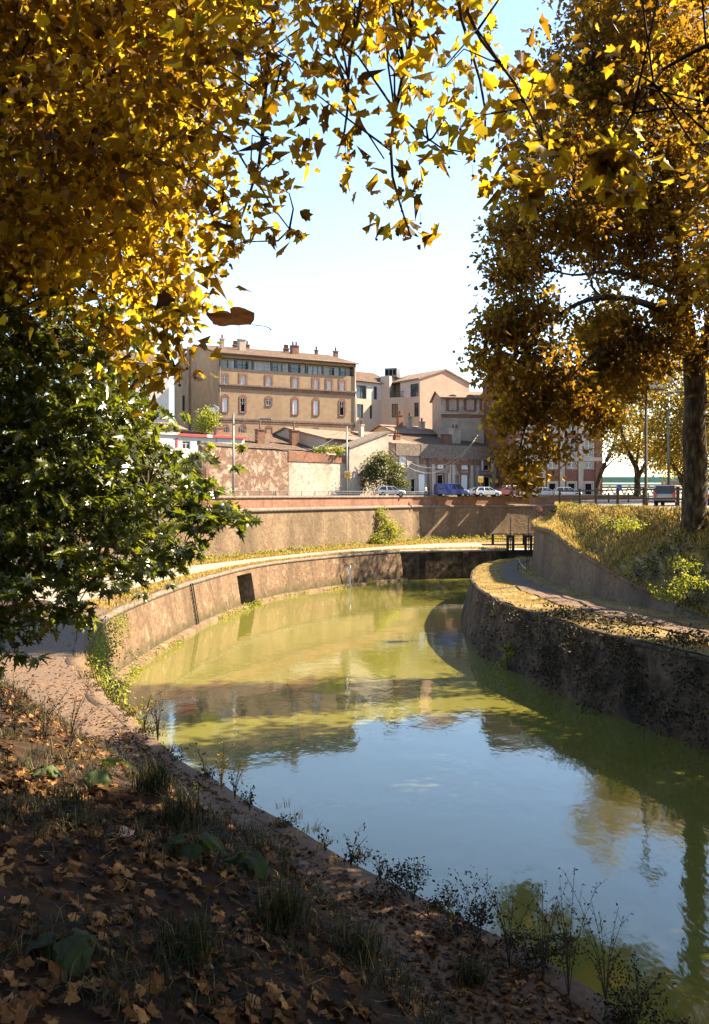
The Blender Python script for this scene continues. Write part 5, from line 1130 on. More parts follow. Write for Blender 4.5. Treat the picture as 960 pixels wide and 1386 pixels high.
# ---- D: planes further along the right bank, mostly outside the view (they shade the near water)
def bank_plane(x, y, z, lab, reach):
    t = empty('plane_tree', (x, y, z), 0, lab, 'tree', 'plane trees'); b_ = Vector((x, y, z))
    lm = [([b_-V3(0,0,.3), b_+V3(.1,0,3), b_+V3(0,.2,7), b_+V3(.2,0,12), b_+V3(0,0,17)], .6, .15)] + [([b_+V3(0,.1,5+k), b_+V3(2.6*math.cos(k*1.9),2.6*math.sin(k*1.9),8.5+k), b_+V3(6*math.cos(k*1.9),6*math.sin(k*1.9),10.5+k)], .22, .05) for k in range(6)]
    cc = [ell(b_+V3(0,0,12), (8.5,8.5,7.5), 330, .3), ell(b_+V3(-4,0,7.5), (4,5,2.5), 50, .1)]
    if reach:  # extra crown lobe and limb, mostly unseen, added to shade the near path
        cc.append(ell(b_+V3(-12.5,-2.5,9.5), (6,6.5,5), 220, .1)); lm.append(([b_+V3(0,0,5.5), b_+V3(-5,-.5,8.5), b_+V3(-11,-1.5,9.2), b_+V3(-16,-2,8.6)], .3, .06))
    cc = np.concatenate(cc); wood_mesh('trunk', lm, M['bark'], t, cc[::3], .05, 10); crown_mesh('crown', cc, 85, .8, (.3,.46), KITE, M['leaf_plane_far'], t); return t
bank_plane(25.5, 42, 8.9, 'plane tree at the right picture edge beside the big trunk', False)
t = bank_plane(30, 31, 8.9, 'second plane beyond the right edge of the view on the right bank', True)
t = copy_tree(t); t.location = (35, 19, 8.9); t.rotation_euler = (0, 0, .3); t['label'] = 'plane nearest to the camera on the right bank outside the view'

# ---- E: backlit yellow planes in the car park
def park_tree(px, Y, label, lean, blobs, fork):
    b_ = Vector((XX(px, Y), Y, 9.3)); t = empty('plane_tree', b_, 0, label, 'tree', 'plane trees'); k = Y/F
    lm = []
    for pts, r0, r1 in fork: lm.append(([P(a, c, Y) for a, c in pts], r0, r1))
    cc = np.concatenate([ell(P(a, c, Y), (rx*k, d, ry*k), n_, .1) for a, c, rx, ry, d, n_ in blobs])
    wood_mesh('trunk', lm, M['bark'], t, cc[::3], .05, 8); crown_mesh('crown', cc, 62, .8, (.24,.4), KITE, M['leaf_pale'], t); return t
park_tree(822, 118, 'slender backlit plane tree beside the corner of the red brick building', 0, [(830,560,22,50,4,34),(835,500,40,40,5,40),(815,440,40,50,5,30),(850,600,14,24,3,10)], [([(808,672),(809,655),(818,630),(832,600),(838,560),(835,500),(830,430)],.3,.08), ([(813,640),(828,625),(840,615)],.12,.04), ([(832,600),(845,560),(852,520)],.12,.04)])
park_tree(863, 112, 'backlit plane tree with forked trunk in front of the green bridge', 0, [(850,540,36,44,5,44),(880,590,30,34,4,28),(868,500,50,50,5,60),(900,620,26,22,4,18),(840,600,18,18,3,8)], [([(863,672),(863,650),(861,632),(852,615),(842,585),(838,550)],.42,.1), ([(863,648),(875,625),(890,600),(895,560)],.25,.06), ([(861,634),(866,590),(868,520)],.2,.06)])
park_tree(914, 104, 'yellow plane tree standing behind the minivan left of the big trunk', 0, [(905,560,34,40,5,44),(912,610,24,26,4,24),(950,580,34,60,5,60),(930,500,50,50,5,50)], [([(925,672),(924,655),(918,640),(908,628)],.4,.2), ([(924,655),(930,600),(928,540)],.3,.08), ([(918,640),(905,615),(900,580)],.2,.05)])
park_tree(985, 96, 'yellow plane tree at the right edge behind the white car', 0, [(975,560,34,70,5,70),(1010,600,40,50,5,40),(965,640,10,14,2,8)], [([(985,676),(985,620),(980,540)],.4,.15)])

# ---- F: dark green tree on the left, trunk outside the view
tF = empty('green_tree', (-8.6, 15.5, 6.4), 0, 'dark green glossy leaved tree with lobed leaves reaching in from the left', 'tree')
pF = [(-160,345),(60,350),(100,400),(150,470),(196,520),(205,575),(230,600),(268,640),(262,690),(235,720),(225,765),(190,770),(150,752),(125,800),(70,815),(20,840),(-160,860)]
pF2 = [(-160,420),(100,450),(190,600),(235,650),(200,720),(110,740),(80,780),(-160,800)]
cF = np.concatenate([pts_in_poly(pF, 500, 12.5, 17), pts_in_poly(pF2, 260, 13.5, 18), np.array([tuple(P(x, y, 13)) for x, y in ((300,705),(312,700),(285,695),(270,680),(250,740),(232,742),(140,795),(110,830),(95,840),(80,815),(40,850),(15,870),(5,845),(255,700),(275,660),(130,775))])])
bF = tF.location
limbF = [([bF-V3(0,0,.4), bF+V3(.2,0,2), bF+V3(.5,0,5), bF+V3(.8,.2,8)], .3, .12), ([bF+V3(.2,0,1.8), P(-40,650,15), P(80,640,14.5), P(180,655,14), P(250,680,13.5), P(300,700,13)], .13, .012), ([bF+V3(.4,0,4), P(-20,500,15), P(90,470,15), P(150,500,14.5)], .12, .02), ([bF+V3(.3,0,2.6), P(30,580,15.5), P(120,580,15), P(200,600,14.5)], .1, .015), ([bF+V3(.1,0,1.2), P(-30,720,14), P(60,740,13.5), P(130,780,13.2)], .09, .012), ([P(-30,720,14), P(20,780,13.5), P(10,850,13.2)], .05, .01), ([bF+V3(.6,0,6), P(20,420,15.5), P(80,390,15)], .1, .02)]
wood_mesh('trunk', limbF, M['bark_dark'], tF, cF, .016, 7, sag=.05)
# rosettes: leaves fan out and droop from each shoot tip
def rosettes(cen, per, size):
    n_ = len(cen); dr = rng.normal(size=(n_, 3))*np.array([1,1,.5]) + np.array([.5,-.3,0]); dr /= np.linalg.norm(dr, axis=1, keepdims=True)
    ax = rng.normal(size=(n_*per, 3))*np.array([1,1,.55]) + np.repeat(dr, per, 0)*.9 + np.array([0,0,-.55]); pos = np.repeat(cen, per, 0) + ax*.03; up = rng.normal(size=(n_*per, 3))*.45 + np.array([.25,-.1,.9]); return pos, ax, up
sub = np.repeat(cF, 5, 0) + rng.normal(size=(len(cF)*5, 3))*.3; sub[-16*5:] = np.repeat(cF[-16:], 5, 0) + rng.normal(size=(80, 3))*.13
pos, ax, up = rosettes(sub, 7, 1)
o = leaves('crown', pos, rng.uniform(.1, .19, len(pos)), ax, GREEN, M['leaf_green'], None, np.clip(np.repeat(rng.uniform(0,1,len(sub)), 7)*.5 + rng.uniform(0,1,len(pos))*.5, 0, 1), normal=up, origin=tuple(tF.location)); o.parent = tF; o.location = (0,0,0)

# ---- bushes and small trees
def bush(name, label, cat, base, blobs, per, rc, size, mat, group=None, stems=5, tmpl=OVAL, tw=.02):
    base = Vector(base); t = empty(name, base, 0, label, cat, group); cc = np.concatenate([ell(c, r_, n_, .2) for c, r_, n_ in blobs])
    lm = []
    for k in range(stems):
        c = Vector(cc[random.randrange(len(cc))]); m_ = base.lerp(c, .5) + V3(random.uniform(-.1,.1), random.uniform(-.1,.1), .1); lm.append(([base-V3(0,0,.1), m_, c], tw*2.2, tw*.6))
    wood_mesh('stems', lm, M['bark_dark'], t, cc[::2], tw, 5, 0); crown_mesh('foliage', cc, per, rc, size, tmpl, mat, t); return t
k = 139/F
bush('shrub', 'big sunlit green shrub growing over the end of the garden wall behind the silver car', 'shrub', (XX(519,139), 139, 9.8), [(P(518,635,139),(2.6,1.2,2.2),26),(P(512,622,139),(1.4,1,1.0),10),(P(538,648,138.5),(1.5,1,1.3),14),(P(506,648,139),(1.6,1,1.6),10)], 60, .45, (.2,.36), M['leaf_mid'])
bush('shrub', 'climbing bright green shrub leaning on the tall retaining wall', 'shrub', (XX(521,128), 128.5, 3.5), [(P(523,722,130),(1.8,.7,1.2),18),(P(512,730,128.5),(1.2,.7,.9),14),(P(536,722,131),(.9,.6,.9),8),(P(519,706,130.5),(.7,.5,1.1),8),(P(515,693,130.5),(.4,.4,.7),5),(P(526,712,130.7),(.9,.5,.9),7)], 34, .32, (.18,.3), M['leaf_yellowgreen'])
bush('small_tree', 'small yellow tree in front of the ochre building gable', 'tree', (XX(280,140), 140, 14), [(P(281,568,140),(1.5,1.4,1.6),22),(P(276,576,140),(1.3,1.2,1),14),(P(288,562,140),(.8,.8,1.2),10),(P(284,556,140),(.5,.6,.9),5)], 26, .4, (.22,.36), M['leaf_yellowgreen'])
bush('wall_plant', 'yellow green tuft of plants growing on top of the brick garden wall', 'plant', (XX(446,137), 137, ZZ(612,137)), [(P(446,609,137),(2.2,.6,.45),16),(P(436,609,136.5),(1.2,.5,.4),8),(P(460,611,137.5),(1.0,.5,.3),6)], 26, .25, (.18,.3), M['leaf_yellowgreen'], stems=3)
bush('wall_plant', 'dark fern like plant hanging from the shaded right quay wall', 'plant', tuple(P(700,890,57)), [(P(700,888,56.5),(1.0,.5,.8),14),(P(712,880,56.5),(.8,.5,.5),8)], 26, .22, (.2,.34), M['leaf_yellowgreen'], tmpl=KITE)
bush('bush', 'leafy bush on the lit grassy slope below the wooden fence', 'bush', (XX(826,63), 63, ZZ(704,63)), [(P(838,706,63),(1.3,.6,.25),14),(P(855,712,61),(1.0,.5,.25),9)], 26, .17, (.09,.16), M['leaf_yellowgreen'], 'bushes on the right slope')
bush('bush', 'leafy bush on the right slope below the big plane trunk', 'bush', (XX(915,52), 52, ZZ(770,52)), [(P(905,800,51.5),(1.1,.6,.4),12),(P(948,790,50),(1.1,.6,.5),12),(P(925,765,52),(.9,.5,.3),8)], 26, .2, (.1,.18), M['leaf_yellowgreen'], 'bushes on the right slope')

# ---- ground cover (nobody could count it)
def stuff(o): return tag(o, None, None, kind='stuff')
sp = SLOPE.sample(26000, .0, 1, .18, .8); sp = sp[vnoise(sp[:, 0], sp[:, 1], .9, 77) + np.clip((sp[:, 1]-60)*.06, -.5, .6) > -.05]; stuff(blades('slope_grass', sp, .3, M['grass_dry'], .05, .7, per=3)); 
sp = SLOPE.sample(2600, .0, 1, .33, .8); m_ = vnoise(sp[:, 0], sp[:, 1], .5, 21) + (sp[:, 1] < 60)*.35 > .3; sp = sp[m_]
pos, ax = spread(sp + np.array([0,0,.06]), 14, .15); stuff(leaves('slope_undergrowth', pos, rng.uniform(.06,.14,len(pos)), ax, OVAL, M['leaf_yellowgreen']))
sp = np.concatenate([PROM.sample(15000, 0, .44, .1, .8), PROM.sample(3500, .72, 1, .1, .8)]); sp = sp[vnoise(sp[:, 0], sp[:, 1], 1.1, 91) > -.25]; stuff(blades('bank_grass', sp, .11, M['grass_dry'], .022, .8, per=3))
sp = np.concatenate([FB.sample(5000, .0, .13), FB.sample(9000, .62, 1.0), FB.sample(5000, .84, .98)]); stuff(blades('far_bank_grass', sp, .22, M['grass_dry'], .07, .8, rnd=None, per=3))
sp = FB.sample(900, .86, .99); pos, ax = spread(sp + np.array([0,0,.2]), 12, .26); stuff(leaves('wall_foot_weeds', pos, rng.uniform(.12,.26,len(pos)), ax, OVAL, M['leaf_yellowgreen']))
sp = SLOPE.sample(2600, .0, .8, .4, .8); sp = sp[vnoise(sp[:, 0], sp[:, 1], .7, 83) - np.clip((sp[:, 1]-56)*.08, -.3, .8) > .05]; pos, ax = spread(sp + np.array([0,0,.12]), 14, .2); stuff(leaves('slope_shade_ivy', pos, rng.uniform(.06,.15,len(pos)), ax, OVAL, M['leaf_ivy']))  # dark undergrowth at lower right, also put there as the slope's shadows
sp = SLOPE.sample(1500, .0, .05, .2, .75); stuff(blades('wall_top_grass', sp - np.array([0,0,.02]), .34, M['grass_dry'], .03, 1.5, per=4))
# vegetation hanging over the right quay wall
qi = rng.integers(0, len(QR)-1, 3400); qi = qi[(QR[qi, 1] < 66) & (QR[qi, 1] > 12)]; tt = rng.beta(1.0, 1.3, len(qi)); keep = rng.uniform(0, 1, len(qi)) < np.interp(QR[qi, 1], [44, 52, 58, 66], [1, .85, .45, .08])*(vnoise(QR[qi, 0]+QR[qi, 1], tt*6+QR[qi, 1]*.3, 1.0, 41) > -.25); qi, tt = qi[keep], tt[keep]
zz = 3.6 - 3.5*tt; oo = -.1 - 1.0*tt**1.2 - rng.uniform(0, .2, len(qi)) - .45*np.clip(vnoise(QR[qi, 0]*1.3, QR[qi, 1]*1.3+tt*4, 1.0, 61), 0, 1); pos0 = np.c_[QR[qi] + QN[qi]*oo[:, None] + rng.normal(size=(len(qi), 2))*.2, zz]
pos, ax = spread(pos0, 22, .26); stuff(leaves('quay_ivy', pos, rng.uniform(.06,.16,len(pos)), ax, OVAL, M['leaf_ivy']))
sp = PROM.sample(900, .02, .42, .42, .85); sp = sp[(sp[:, 1] < 54) & (vnoise(sp[:, 0], sp[:, 1], .6, 43) > -.2)]; pos, ax = spread(sp + np.array([0,0,.2]), 16, .24); stuff(leaves('bank_undergrowth', pos, rng.uniform(.1,.2,len(pos)), ax, OVAL, M['leaf_ivy']))
# tufts along the foot and the edge of the left quay wall
fi = np.where((EDGE[:, 1] > 40) & (EDGE[:, 1] < 115))[0]; qi = rng.choice(fi, 420); p0 = np.c_[EDGE[qi] - EN[qi]*(.92+rng.normal(size=(420,1))*.08) + rng.normal(size=(420,2))*.3, np.full(420, .24)]
m_ = vnoise(p0[:, 0], p0[:, 1], .8, 4) > -.1; pos, ax = spread(p0[m_], 10, .14, flat=.5); stuff(leaves('waterline_weeds', pos, rng.uniform(.08,.16,len(pos)), ax, OVAL, M['leaf_yellowgreen']))
qi = rng.choice(np.where((EDGE[:, 1] > 14) & (EDGE[:, 1] < 100))[0], 900); p0 = np.c_[EDGE[qi] + EN[qi]*(.1+rng.normal(size=(900,1))*.25), np.full(900, 3.55)]; p0 = p0[vnoise(p0[:, 0], p0[:, 1], 1.1, 71) > .1]; stuff(blades('quay_edge_grass', p0, .2, M['grass_dry'], .014, 1.4, per=5))
qi = rng.choice(np.where((EDGE[:, 1] > 28) & (EDGE[:, 1] < 56))[0], 260); p0 = np.c_[EDGE[qi] - EN[qi]*(.25+np.abs(rng.normal(size=(260,1)))*.3), rng.uniform(1.6,3.5,260)]; pos, ax = spread(p0, 14, .2); stuff(leaves('wall_creeper', pos, rng.uniform(.07,.15,len(pos)), ax, OVAL, M['leaf_yellowgreen']))
qi = rng.choice(np.where((EDGE[:, 1] > 10.5) & (EDGE[:, 1] < 16.8))[0], 900); oo = rng.normal(size=(900,1))*.35 + .25; p0 = np.c_[EDGE[qi] + EN[qi]*oo + rng.normal(size=(900,2))*.1, np.full(900, 3.55) + rng.uniform(0,.35,900)*(oo[:,0] < .6)]
m_ = (vnoise(p0[:, 0], p0[:, 1], 2.2, 51) > -.05); p0 = p0[m_]; pos, ax = spread(p0, 10, .07); stuff(leaves('edge_undergrowth', pos, rng.uniform(.02,.06,len(pos)), ax, OVAL, M['leaf_ivy']))
qi = rng.choice(np.where((EDGE[:, 1] > 12) & (EDGE[:, 1] < 36))[0], 700); p0 = np.c_[EDGE[qi] + EN[qi]*(.08+rng.normal(size=(700,1))*.16), np.full(700, 3.5)]; m_ = vnoise(p0[:, 0], p0[:, 1], 1.6, 53) > -.1; p0 = p0[m_]; pos, ax = spread(p0 + np.array([0,0,.05]), 9, .07); stuff(leaves('edge_weeds', pos, rng.uniform(.03,.07,len(pos)), ax, OVAL, M['weed']))
# foreground: litter and grass on the embankment
gz = BANK.sample(42000, .0, .62, .2, .62); dist = np.hypot(gz[:, 0], gz[:, 1]); gz = gz[(gz[:, 1] > 4) & (gz[:, 1] < 32)]
nn_ = rng.normal(size=gz.shape)*.35 + np.array([.25,.1,1]); ax = rng.normal(size=gz.shape)*np.array([1,1,.1]); isg = vnoise(gz[:, 0], gz[:, 1], 1.0, 13) > -.35
lt_ = gz[isg]; stuff(leaves('leaf_litter', lt_ + np.array([0,0,.03]), rng.uniform(.03,.1,len(lt_)), ax[isg], PLANE, M['leaf_dead'], normal=nn_[isg]))
gg = BANK.sample(11000, .1, .6, .25, .6); gg = gg[(gg[:, 1] > 4.5) & (gg[:, 1] < 30)]; m_ = (vnoise(gg[:, 0], gg[:, 1], 1.3, 17) > .05) & (gg[:, 2] > 3.8); gg = gg[m_]; stuff(blades('bank_tufts', gg, .2, M['grass_green'], .009, 2.0, per=7))
st = BANK.sample(5000, .08, .6, .25, .6); st = st[(st[:, 1] > 4.5) & (st[:, 1] < 26)]; mb = MB()
ang = rng.uniform(0, 6.28, len(st)); ln_ = rng.uniform(.02,.1,len(st)); dx = np.c_[np.cos(ang), np.sin(ang), rng.normal(size=len(st))*.15]*ln_[:, None]; sd_ = np.c_[-np.sin(ang), np.cos(ang), np.zeros(len(st))]*.002; a0 = st + np.array([0,0,.05])
Vv = np.stack([a0-dx-sd_, a0-dx+sd_, a0+dx+sd_, a0+dx-sd_], 1).reshape(-1, 3); stuff(np_mesh('straw', Vv, np.arange(len(Vv)), np.full(len(st), 4), M['grass_dry'], None, rng.uniform(.4,1,len(st))))
sp = TOW.sample(2500, 0, 1, .3, .75); stuff(leaves('path_litter', sp + np.array([0,0,.015]), rng.uniform(.04,.1,len(sp)), rng.normal(size=sp.shape)*np.array([1,1,.1]), PLANE, M['leaf_dead'], normal=rng.normal(size=sp.shape)*.25 + np.array([0,0,1])))

# ---- the larger fallen leaves: one object each
metas = []
for k in range(12):
    OUT = [(0,0),(.1,-.09),(.22,-.11),(.28,-.02),(.42,.0),(.62,.06),(.56,.17),(.46,.28),(.58,.42),(.72,.6),(.56,.58),(.42,.57),(.31,.63),(.25,.76),(.14,.9),(0,1.08)]
    cu, c2, tw_ = rng.uniform(-.5,1.3), rng.uniform(-.5,.9), rng.uniform(-.4,.4); ph = rng.uniform(0, 6.28, 4); vs, fs = [], []
    def zf(x, y): return cu*abs(x)**1.6*.8 + c2*(y-.45)**2*.7 + tw_*x*(y-.4) + .05*math.sin(9*y+ph[0]+5*x) + .05*math.sin(11*x+ph[1]) - .035*(abs(x) < .02)
    for s_ in (1, -1):
        i0 = len(vs)
        for t_ in (0, .35, .7, 1):
            for (x, y) in OUT:
                my = min(.95, max(.02, y*.75+.1)) if 0 < y < 1.05 else max(0, min(1.08, y)); xx = x*t_*s_*(1+.12*tw_*s_); yy = my + (y-my)*t_; vs.append((xx, yy-.45, zf(xx, yy)))
        n_ = len(OUT); fs += [tuple(i0 + q for q in ((r_*n_+k2, r_*n_+k2+1, (r_+1)*n_+k2+1, (r_+1)*n_+k2) if s_ > 0 else ((r_+1)*n_+k2, (r_+1)*n_+k2+1, r_*n_+k2+1, r_*n_+k2))) for r_ in range(3) for k2 in range(n_-1)]
    j = len(vs); vs += [(-.012,-.45,zf(0,0)), (.012,-.45,zf(0,0)), (.06,-.95,zf(0,0)+.1), (.04,-.95,zf(0,0)+.1)]; fs.append((j, j+1, j+2, j+3))
    me = bpy.data.meshes.new('fallen_leaf'); me.from_pydata(vs, [], fs); me.materials.append(M['leaf_dead']); me.polygons.foreach_set('use_smooth', [True]*len(fs)); me.update()
    a_ = me.attributes.new('rnd', 'FLOAT', 'FACE'); a_.data.foreach_set('value', np.full(len(fs), [.3,.45,.55,.65,.75,.82,.9,1.0,.6,.7,.95,.4][k], np.float32)); metas.append(me)
nl = 0; tries = 0
while nl < 300 and tries < 6000:
    tries += 1; px, py = random.uniform(-10, 960), 1386 - 350*random.random()**1.3; h, nv = ground(px, py)
    if h is None or h.y > 18 or h.z < 3.7 and random.random() < .6: continue
    o = bpy.data.objects.new('fallen_leaf', random.choice(metas)); COL.objects.link(o); s = random.uniform(.07, .14)
    o.location = h + Vector((0,0,.045)); q = (Vector(nv) + Vector((random.gauss(0,.25), random.gauss(0,.25), .3))).normalized().to_track_quat('Z', 'Y') @ Quaternion((0,0,1), random.uniform(0,6.28))
    o.rotation_mode = 'QUATERNION'; o.rotation_quaternion = q; o.scale = (s, s, s); tag(o, 'dry brown plane leaf lying among the litter of the shaded foreground bank', 'leaf', 'fallen leaves on the near bank'); nl += 1
h, nv = ground(170, 1135); me = metas[-1].copy(); me.materials.clear(); me.materials.append(m_plain('pale_pink_leaf', (.62,.4,.33), .7)); o = bpy.data.objects.new('fallen_leaf', me); COL.objects.link(o); o.location = h + Vector((0,0,.06)); o.scale = (.16,)*3; o.rotation_euler = (.35,.1,.8); tag(o, 'pale pinkish fallen leaf lying pale side up on the dark near bank', 'leaf', 'fallen leaves on the near bank')

# ---- broad leaved plants
def burdock(px, py, label, specs, mat='burdock', py0=None):
    h, nv = ground(px, py); t = empty('broadleaf_plant', h, 0, label, 'plant', 'broad leaved plants on the near bank')
    specs = [(l*.72, a, ti, st*.85, rn) for l, a, ti, st, rn in specs] + [(random.uniform(.12,.2), random.uniform(0,6.28), random.uniform(.1,.7), random.uniform(.06,.16), random.choice(specs)[4]) for _ in range(4)]
    for L_, az, tilt, stalk, rnd_ in specs:
        d = Vector((math.cos(az), math.sin(az), 0)); top = d*stalk*.6 + Vector((0,0,stalk)); mb = MB(); mb.tube([(0,0,-.02), top*.6+Vector((0,0,.03)), top], [.008,.006,.005], 5); so = mb.build('leaf_stalk', M['leaf_green'], t)
        TV, TF = BURD; n_ = 7; me_v = []; 
        a = (d*math.cos(tilt) + Vector((0,0,-math.sin(tilt)))).normalized(); b_ = Vector((-d.y, d.x, 0)); c_ = b_.cross(a) * (1 if b_.cross(a).z > 0 else -1)
        rows = []
        for i in range(17):
            y = i/16; w = .5*math.sin(math.pi*min(1, y*.84+.16))**.75*(1 + .1*math.sin(y*19+az)) * (1 if i else .55); r_ = []
            for j in range(13):
                s_ = (j-6)/6; x = s_*w; yy = y - .1*(1-abs(s_))*(i == 0) + .16*abs(s_)*(1-y)*(-1 if i < 5 else .3); r_.append(top + L_*(b_*x + a*yy + c_*(.25*abs(x) - .42*y*y - .35*max(0, abs(s_)-.6)**1.3 + .05*math.sin(7*y+4*x+az) + .018*math.cos((y*1.0-abs(x)*.9)*38) + .035*abs(s_)*math.sin(y*23+j)))) 
            rows.append(r_)
        g = MB(); g.mesh_faces([p for r_ in rows for p in r_], [(i*13+j, i*13+j+1, (i+1)*13+j+1, (i+1)*13+j) for i in range(16) for j in range(12)], smooth=True); lo = g.build('broad_leaf', M[mat], t, fix=False)
        at_ = lo.data.attributes.new('rnd', 'FLOAT', 'FACE'); at_.data.foreach_set('value', np.full(len(lo.data.polygons), rnd_, np.float32))
burdock(133, 1062, 'broad leaved plant with a sunlit yellow green leaf at the top of the near bank', [(.34,5.0,.7,.2,.75),(.36,.6,.1,.3,.7),(.3,1.4,.2,.28,.8),(.26,3.4,.5,.16,.6)])  # high rnd puts the sunlit yellow green into the leaf colour
burdock(262, 1160, 'dark broad leaved plant below the lit grass tuft on the near bank', [(.34,3.2,.3,.22,.3),(.34,.1,.3,.22,.35),(.3,4.7,.5,.16,.2)])
burdock(330, 1178, 'dark broad leaved plant furthest down the near bank toward the path', [(.36,5.6,.3,.2,.3),(.33,2.6,.4,.16,.25),(.32,4.0,.5,.12,.15)])
burdock(85, 1300, 'big dark broad leaved plant in the bottom left corner', [(.3,3.3,.3,.18,.15),(.32,5.4,.4,.2,.2),(.28,.5,.3,.18,.25),(.3,4.4,.5,.12,.1)])
burdock(60, 1052, 'pale broad leaved plant at the left in the sunlit patch', [(.26,.2,.2,.12,.95),(.24,5.3,.4,.1,.9),(.22,2.8,.3,.12,.85)])

# ---- weeds standing on the quay edge
def weed(px, py, hpx, label, leafy=.5, spread_=.25, n_=5, mat='weed', d=None):
    leafy *= .7; spread_ *= 1.5; hpx *= 1.1
    h, nv = ground(px, py)
    if h is None: h = P(px, py, 12)
    k = h.y/F; H_ = hpx*k; t = empty('weed', h, 0, label, 'plant', 'weeds along the near bank'); mb = MB(); tips = []
    for i in range(n_):
        a = random.uniform(0, 6.28); s_ = random.uniform(.3, 1)*spread_*H_; hh = H_*random.uniform(.55, 1.0) if i else H_; top = Vector((math.cos(a)*s_, math.sin(a)*s_, hh)); pts = [Vector((0,0,-.03)), Vector((top.x*.3, top.y*.3, hh*.5)), top]; p = smooth_line([tuple(q) for q in pts], .05, 6)
        mb.tube([Vector(q) for q in p], list(np.linspace(.006, .0025, len(p))), 4, cap=False); tips += [q for q in p[len(p)//4:]]
        for m_i in range(3):
            q = Vector(p[random.randrange(len(p)//3, len(p))]); e_ = q + Vector((random.gauss(0,.08), random.gauss(0,.08), .08))*H_*1.4; mb.tube([q, e_], [.003,.002], 3, cap=False); tips += [tuple(q.lerp(e_, f_)) for f_ in (.5, 1)]
    mb.build('stems', M['bark_dark'] if mat == 'weed' else M['grass_dry'], t, fix=False)
    tips = np.array(tips); k_ = max(1, int(len(tips)*leafy)); tp = tips[rng.choice(len(tips), k_)] + rng.normal(size=(k_, 3))*.015
    leaves('foliage', tp, rng.uniform(.018, .045, k_), rng.normal(size=(k_, 3)) + np.array([0,0,.2]), OVAL, M[mat], t)
wl = [(196,985,42,'tall dry stems beside the quay edge where the path bends',.5,.2,6,'grass_dry'),(214,1000,50,'upright dry weed just right of the path bend',.5,.15,6,'weed'),(300,1066,55,'pale flowering weed on the quay edge against the blue water',1.2,.12,5,'grass_dry'),(318,1078,42,'dark weed right of the pale flowering weed',.8,.25,5,'weed'),(338,1094,28,'low dark weed on the quay edge above the bare path',.9,.3,5,'weed'),
 (278,1055,34,'dark weed left of the pale flowering weed',.7,.2,4,'weed'),(440,1150,22,'small dark weed at the middle of the quay edge',1.2,.4,5,'weed'),(475,1170,40,'dark weed with a curved thin stem at the quay edge',1.2,.35,6,'weed'),(515,1190,28,'bushy dark weed near the lowest blue water',1.5,.4,6,'weed'),(560,1218,45,'dark weed with upright twig where reflections begin',1.2,.4,6,'weed'),(610,1250,40,'yellowish weed left of the reflected tree',.8,.4,5,'grass_green'),
 (648,1290,90,'bushy dark weed in front of the reflected tree',1.5,.3,9,'weed'),(690,1310,110,'tall dark weed with dry seed heads by the reflected tree',1.3,.25,8,'weed'),(735,1330,120,'tall dry weed near the lower right water',1.2,.25,8,'weed'),(770,1345,140,'tallest dry weed before the bright reflection',1.1,.22,8,'weed'),(820,1350,130,'dry weed with round seed heads near the reflected trunk',1.1,.25,8,'weed'),(865,1375,70,'short dry weed at the lower right corner of the bank',1.2,.3,6,'weed'),
 (20,990,70,'dry weed at the left edge beside the shaded path',1.2,.3,8,'weed'),(95,1010,75,'thin dry grassy weed in front of the shaded path',.5,.4,9,'weed'),(60,1000,60,'dark shrubby weed at the left beside the path',1.5,.35,8,'weed'),(262,1092,30,'small yellow leaved sprig on the near bank beside the path',1.0,.3,4,'burdock')]
for a in wl: weed(*a)
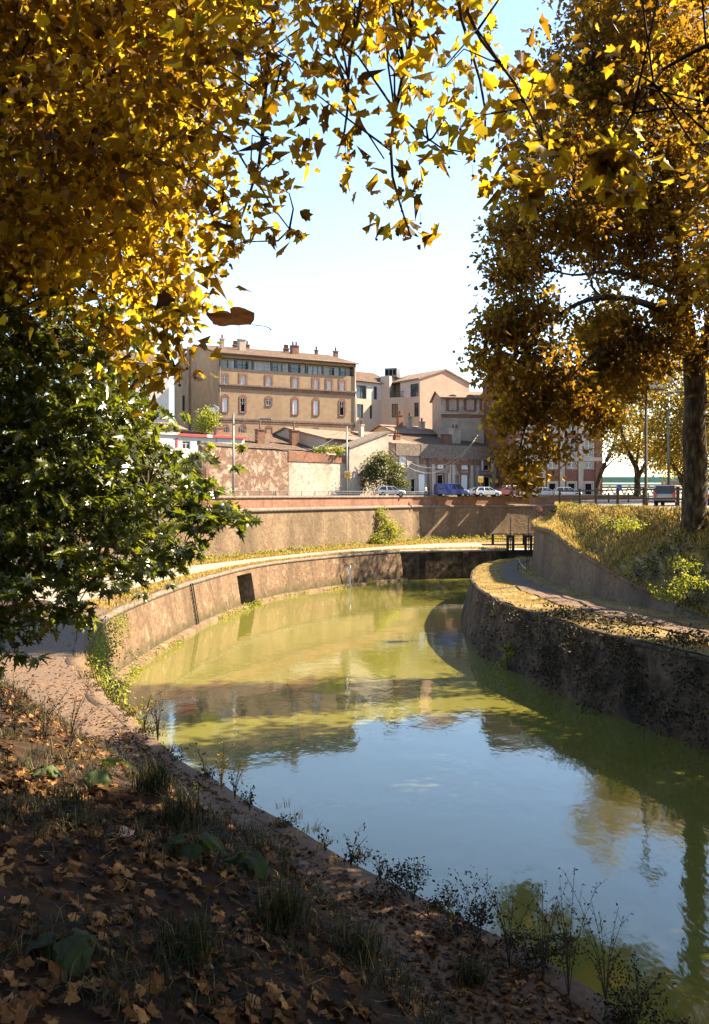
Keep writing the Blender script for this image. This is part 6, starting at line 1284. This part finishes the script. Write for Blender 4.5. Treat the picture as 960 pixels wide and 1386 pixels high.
for i, (px, py, hh, per, lab) in enumerate(((205,1075,.42,120,'sunlit grass tuft with arching blades on the near bank'),(245,1120,.4,110,'dark green grass tuft below the sunlit tuft'),(380,1250,.4,110,'dark grass tuft in the middle of the near bank'),(480,1300,.36,90,'dark grass tuft at the lower middle of the bank'),(640,1330,.38,100,'dark grass tuft at the bottom right of the bank'),(90,1090,.25,80,'small sunlit grass tuft at the left of the near bank'),(255,1290,.3,90,'dark grass tuft near the bottom of the bank'))):
    h, nv = ground(px, py); t = empty('grass_tuft', h, 0, lab, 'grass', 'grass tufts on the near bank'); blades('blades', rng.normal(size=(per, 3))*np.array([.1,.1,0]), hh, M['grass_green'], .012, 1.0, parent=t, per=2, rnd=rng.uniform(0, 1, per*2))

# ================================================================== LIGHT, SKY, CAMERA
w = bpy.data.worlds.new('World'); scn.world = w; w.use_nodes = True; nt = w.node_tree; nt.nodes.clear()
sky = nt.nodes.new('ShaderNodeTexSky'); sky.sky_type = 'NISHITA'; sky.sun_disc = False; sky.sun_elevation = R(SUN_EL); sky.sun_rotation = R(SUN_AZ); sky.air_density = 1.0; sky.dust_density = .25; sky.ozone_density = 1.0
bg = nt.nodes.new('ShaderNodeBackground'); bg.inputs['Strength'].default_value = SKY_STR; ow = nt.nodes.new('ShaderNodeOutputWorld'); nt.links.new(sky.outputs[0], bg.inputs[0]); nt.links.new(bg.outputs[0], ow.inputs[0])
sun = bpy.data.lights.new('sun', 'SUN'); sun.energy = SUN_STR; sun.angle = R(.5); sun.color = (1, .83, .6); so = bpy.data.objects.new('sun', sun); COL.objects.link(so)
az, el = R(SUN_AZ), R(SUN_EL); d = Vector((math.sin(az)*math.cos(el), math.cos(az)*math.cos(el), math.sin(el))); so.rotation_euler = (-d).to_track_quat('-Z', 'Y').to_euler()
cam = bpy.data.cameras.new('camera'); co = bpy.data.objects.new('camera', cam); COL.objects.link(co); co.location = (0, 0, EYE); co.rotation_euler = (R(90), 0, 0)
cam.sensor_fit = 'VERTICAL'; cam.sensor_height = 36; cam.lens = F/1386*36; cam.shift_y = -(693-HY)/1386; cam.clip_end = 4000; cam.clip_start = .05; scn.camera = co
scn.view_settings.view_transform = 'Standard'; scn.view_settings.look = 'None'; scn.view_settings.exposure = EXPOSURE; scn.view_settings.gamma = 1
scn.render.engine = 'CYCLES'; cy = scn.cycles; cy.max_bounces = 7; cy.diffuse_bounces = 3; cy.glossy_bounces = 3; cy.transmission_bounces = 4; cy.use_denoising = True; cy.caustics_reflective = False; cy.caustics_refractive = False; cy.sample_clamp_indirect = 6
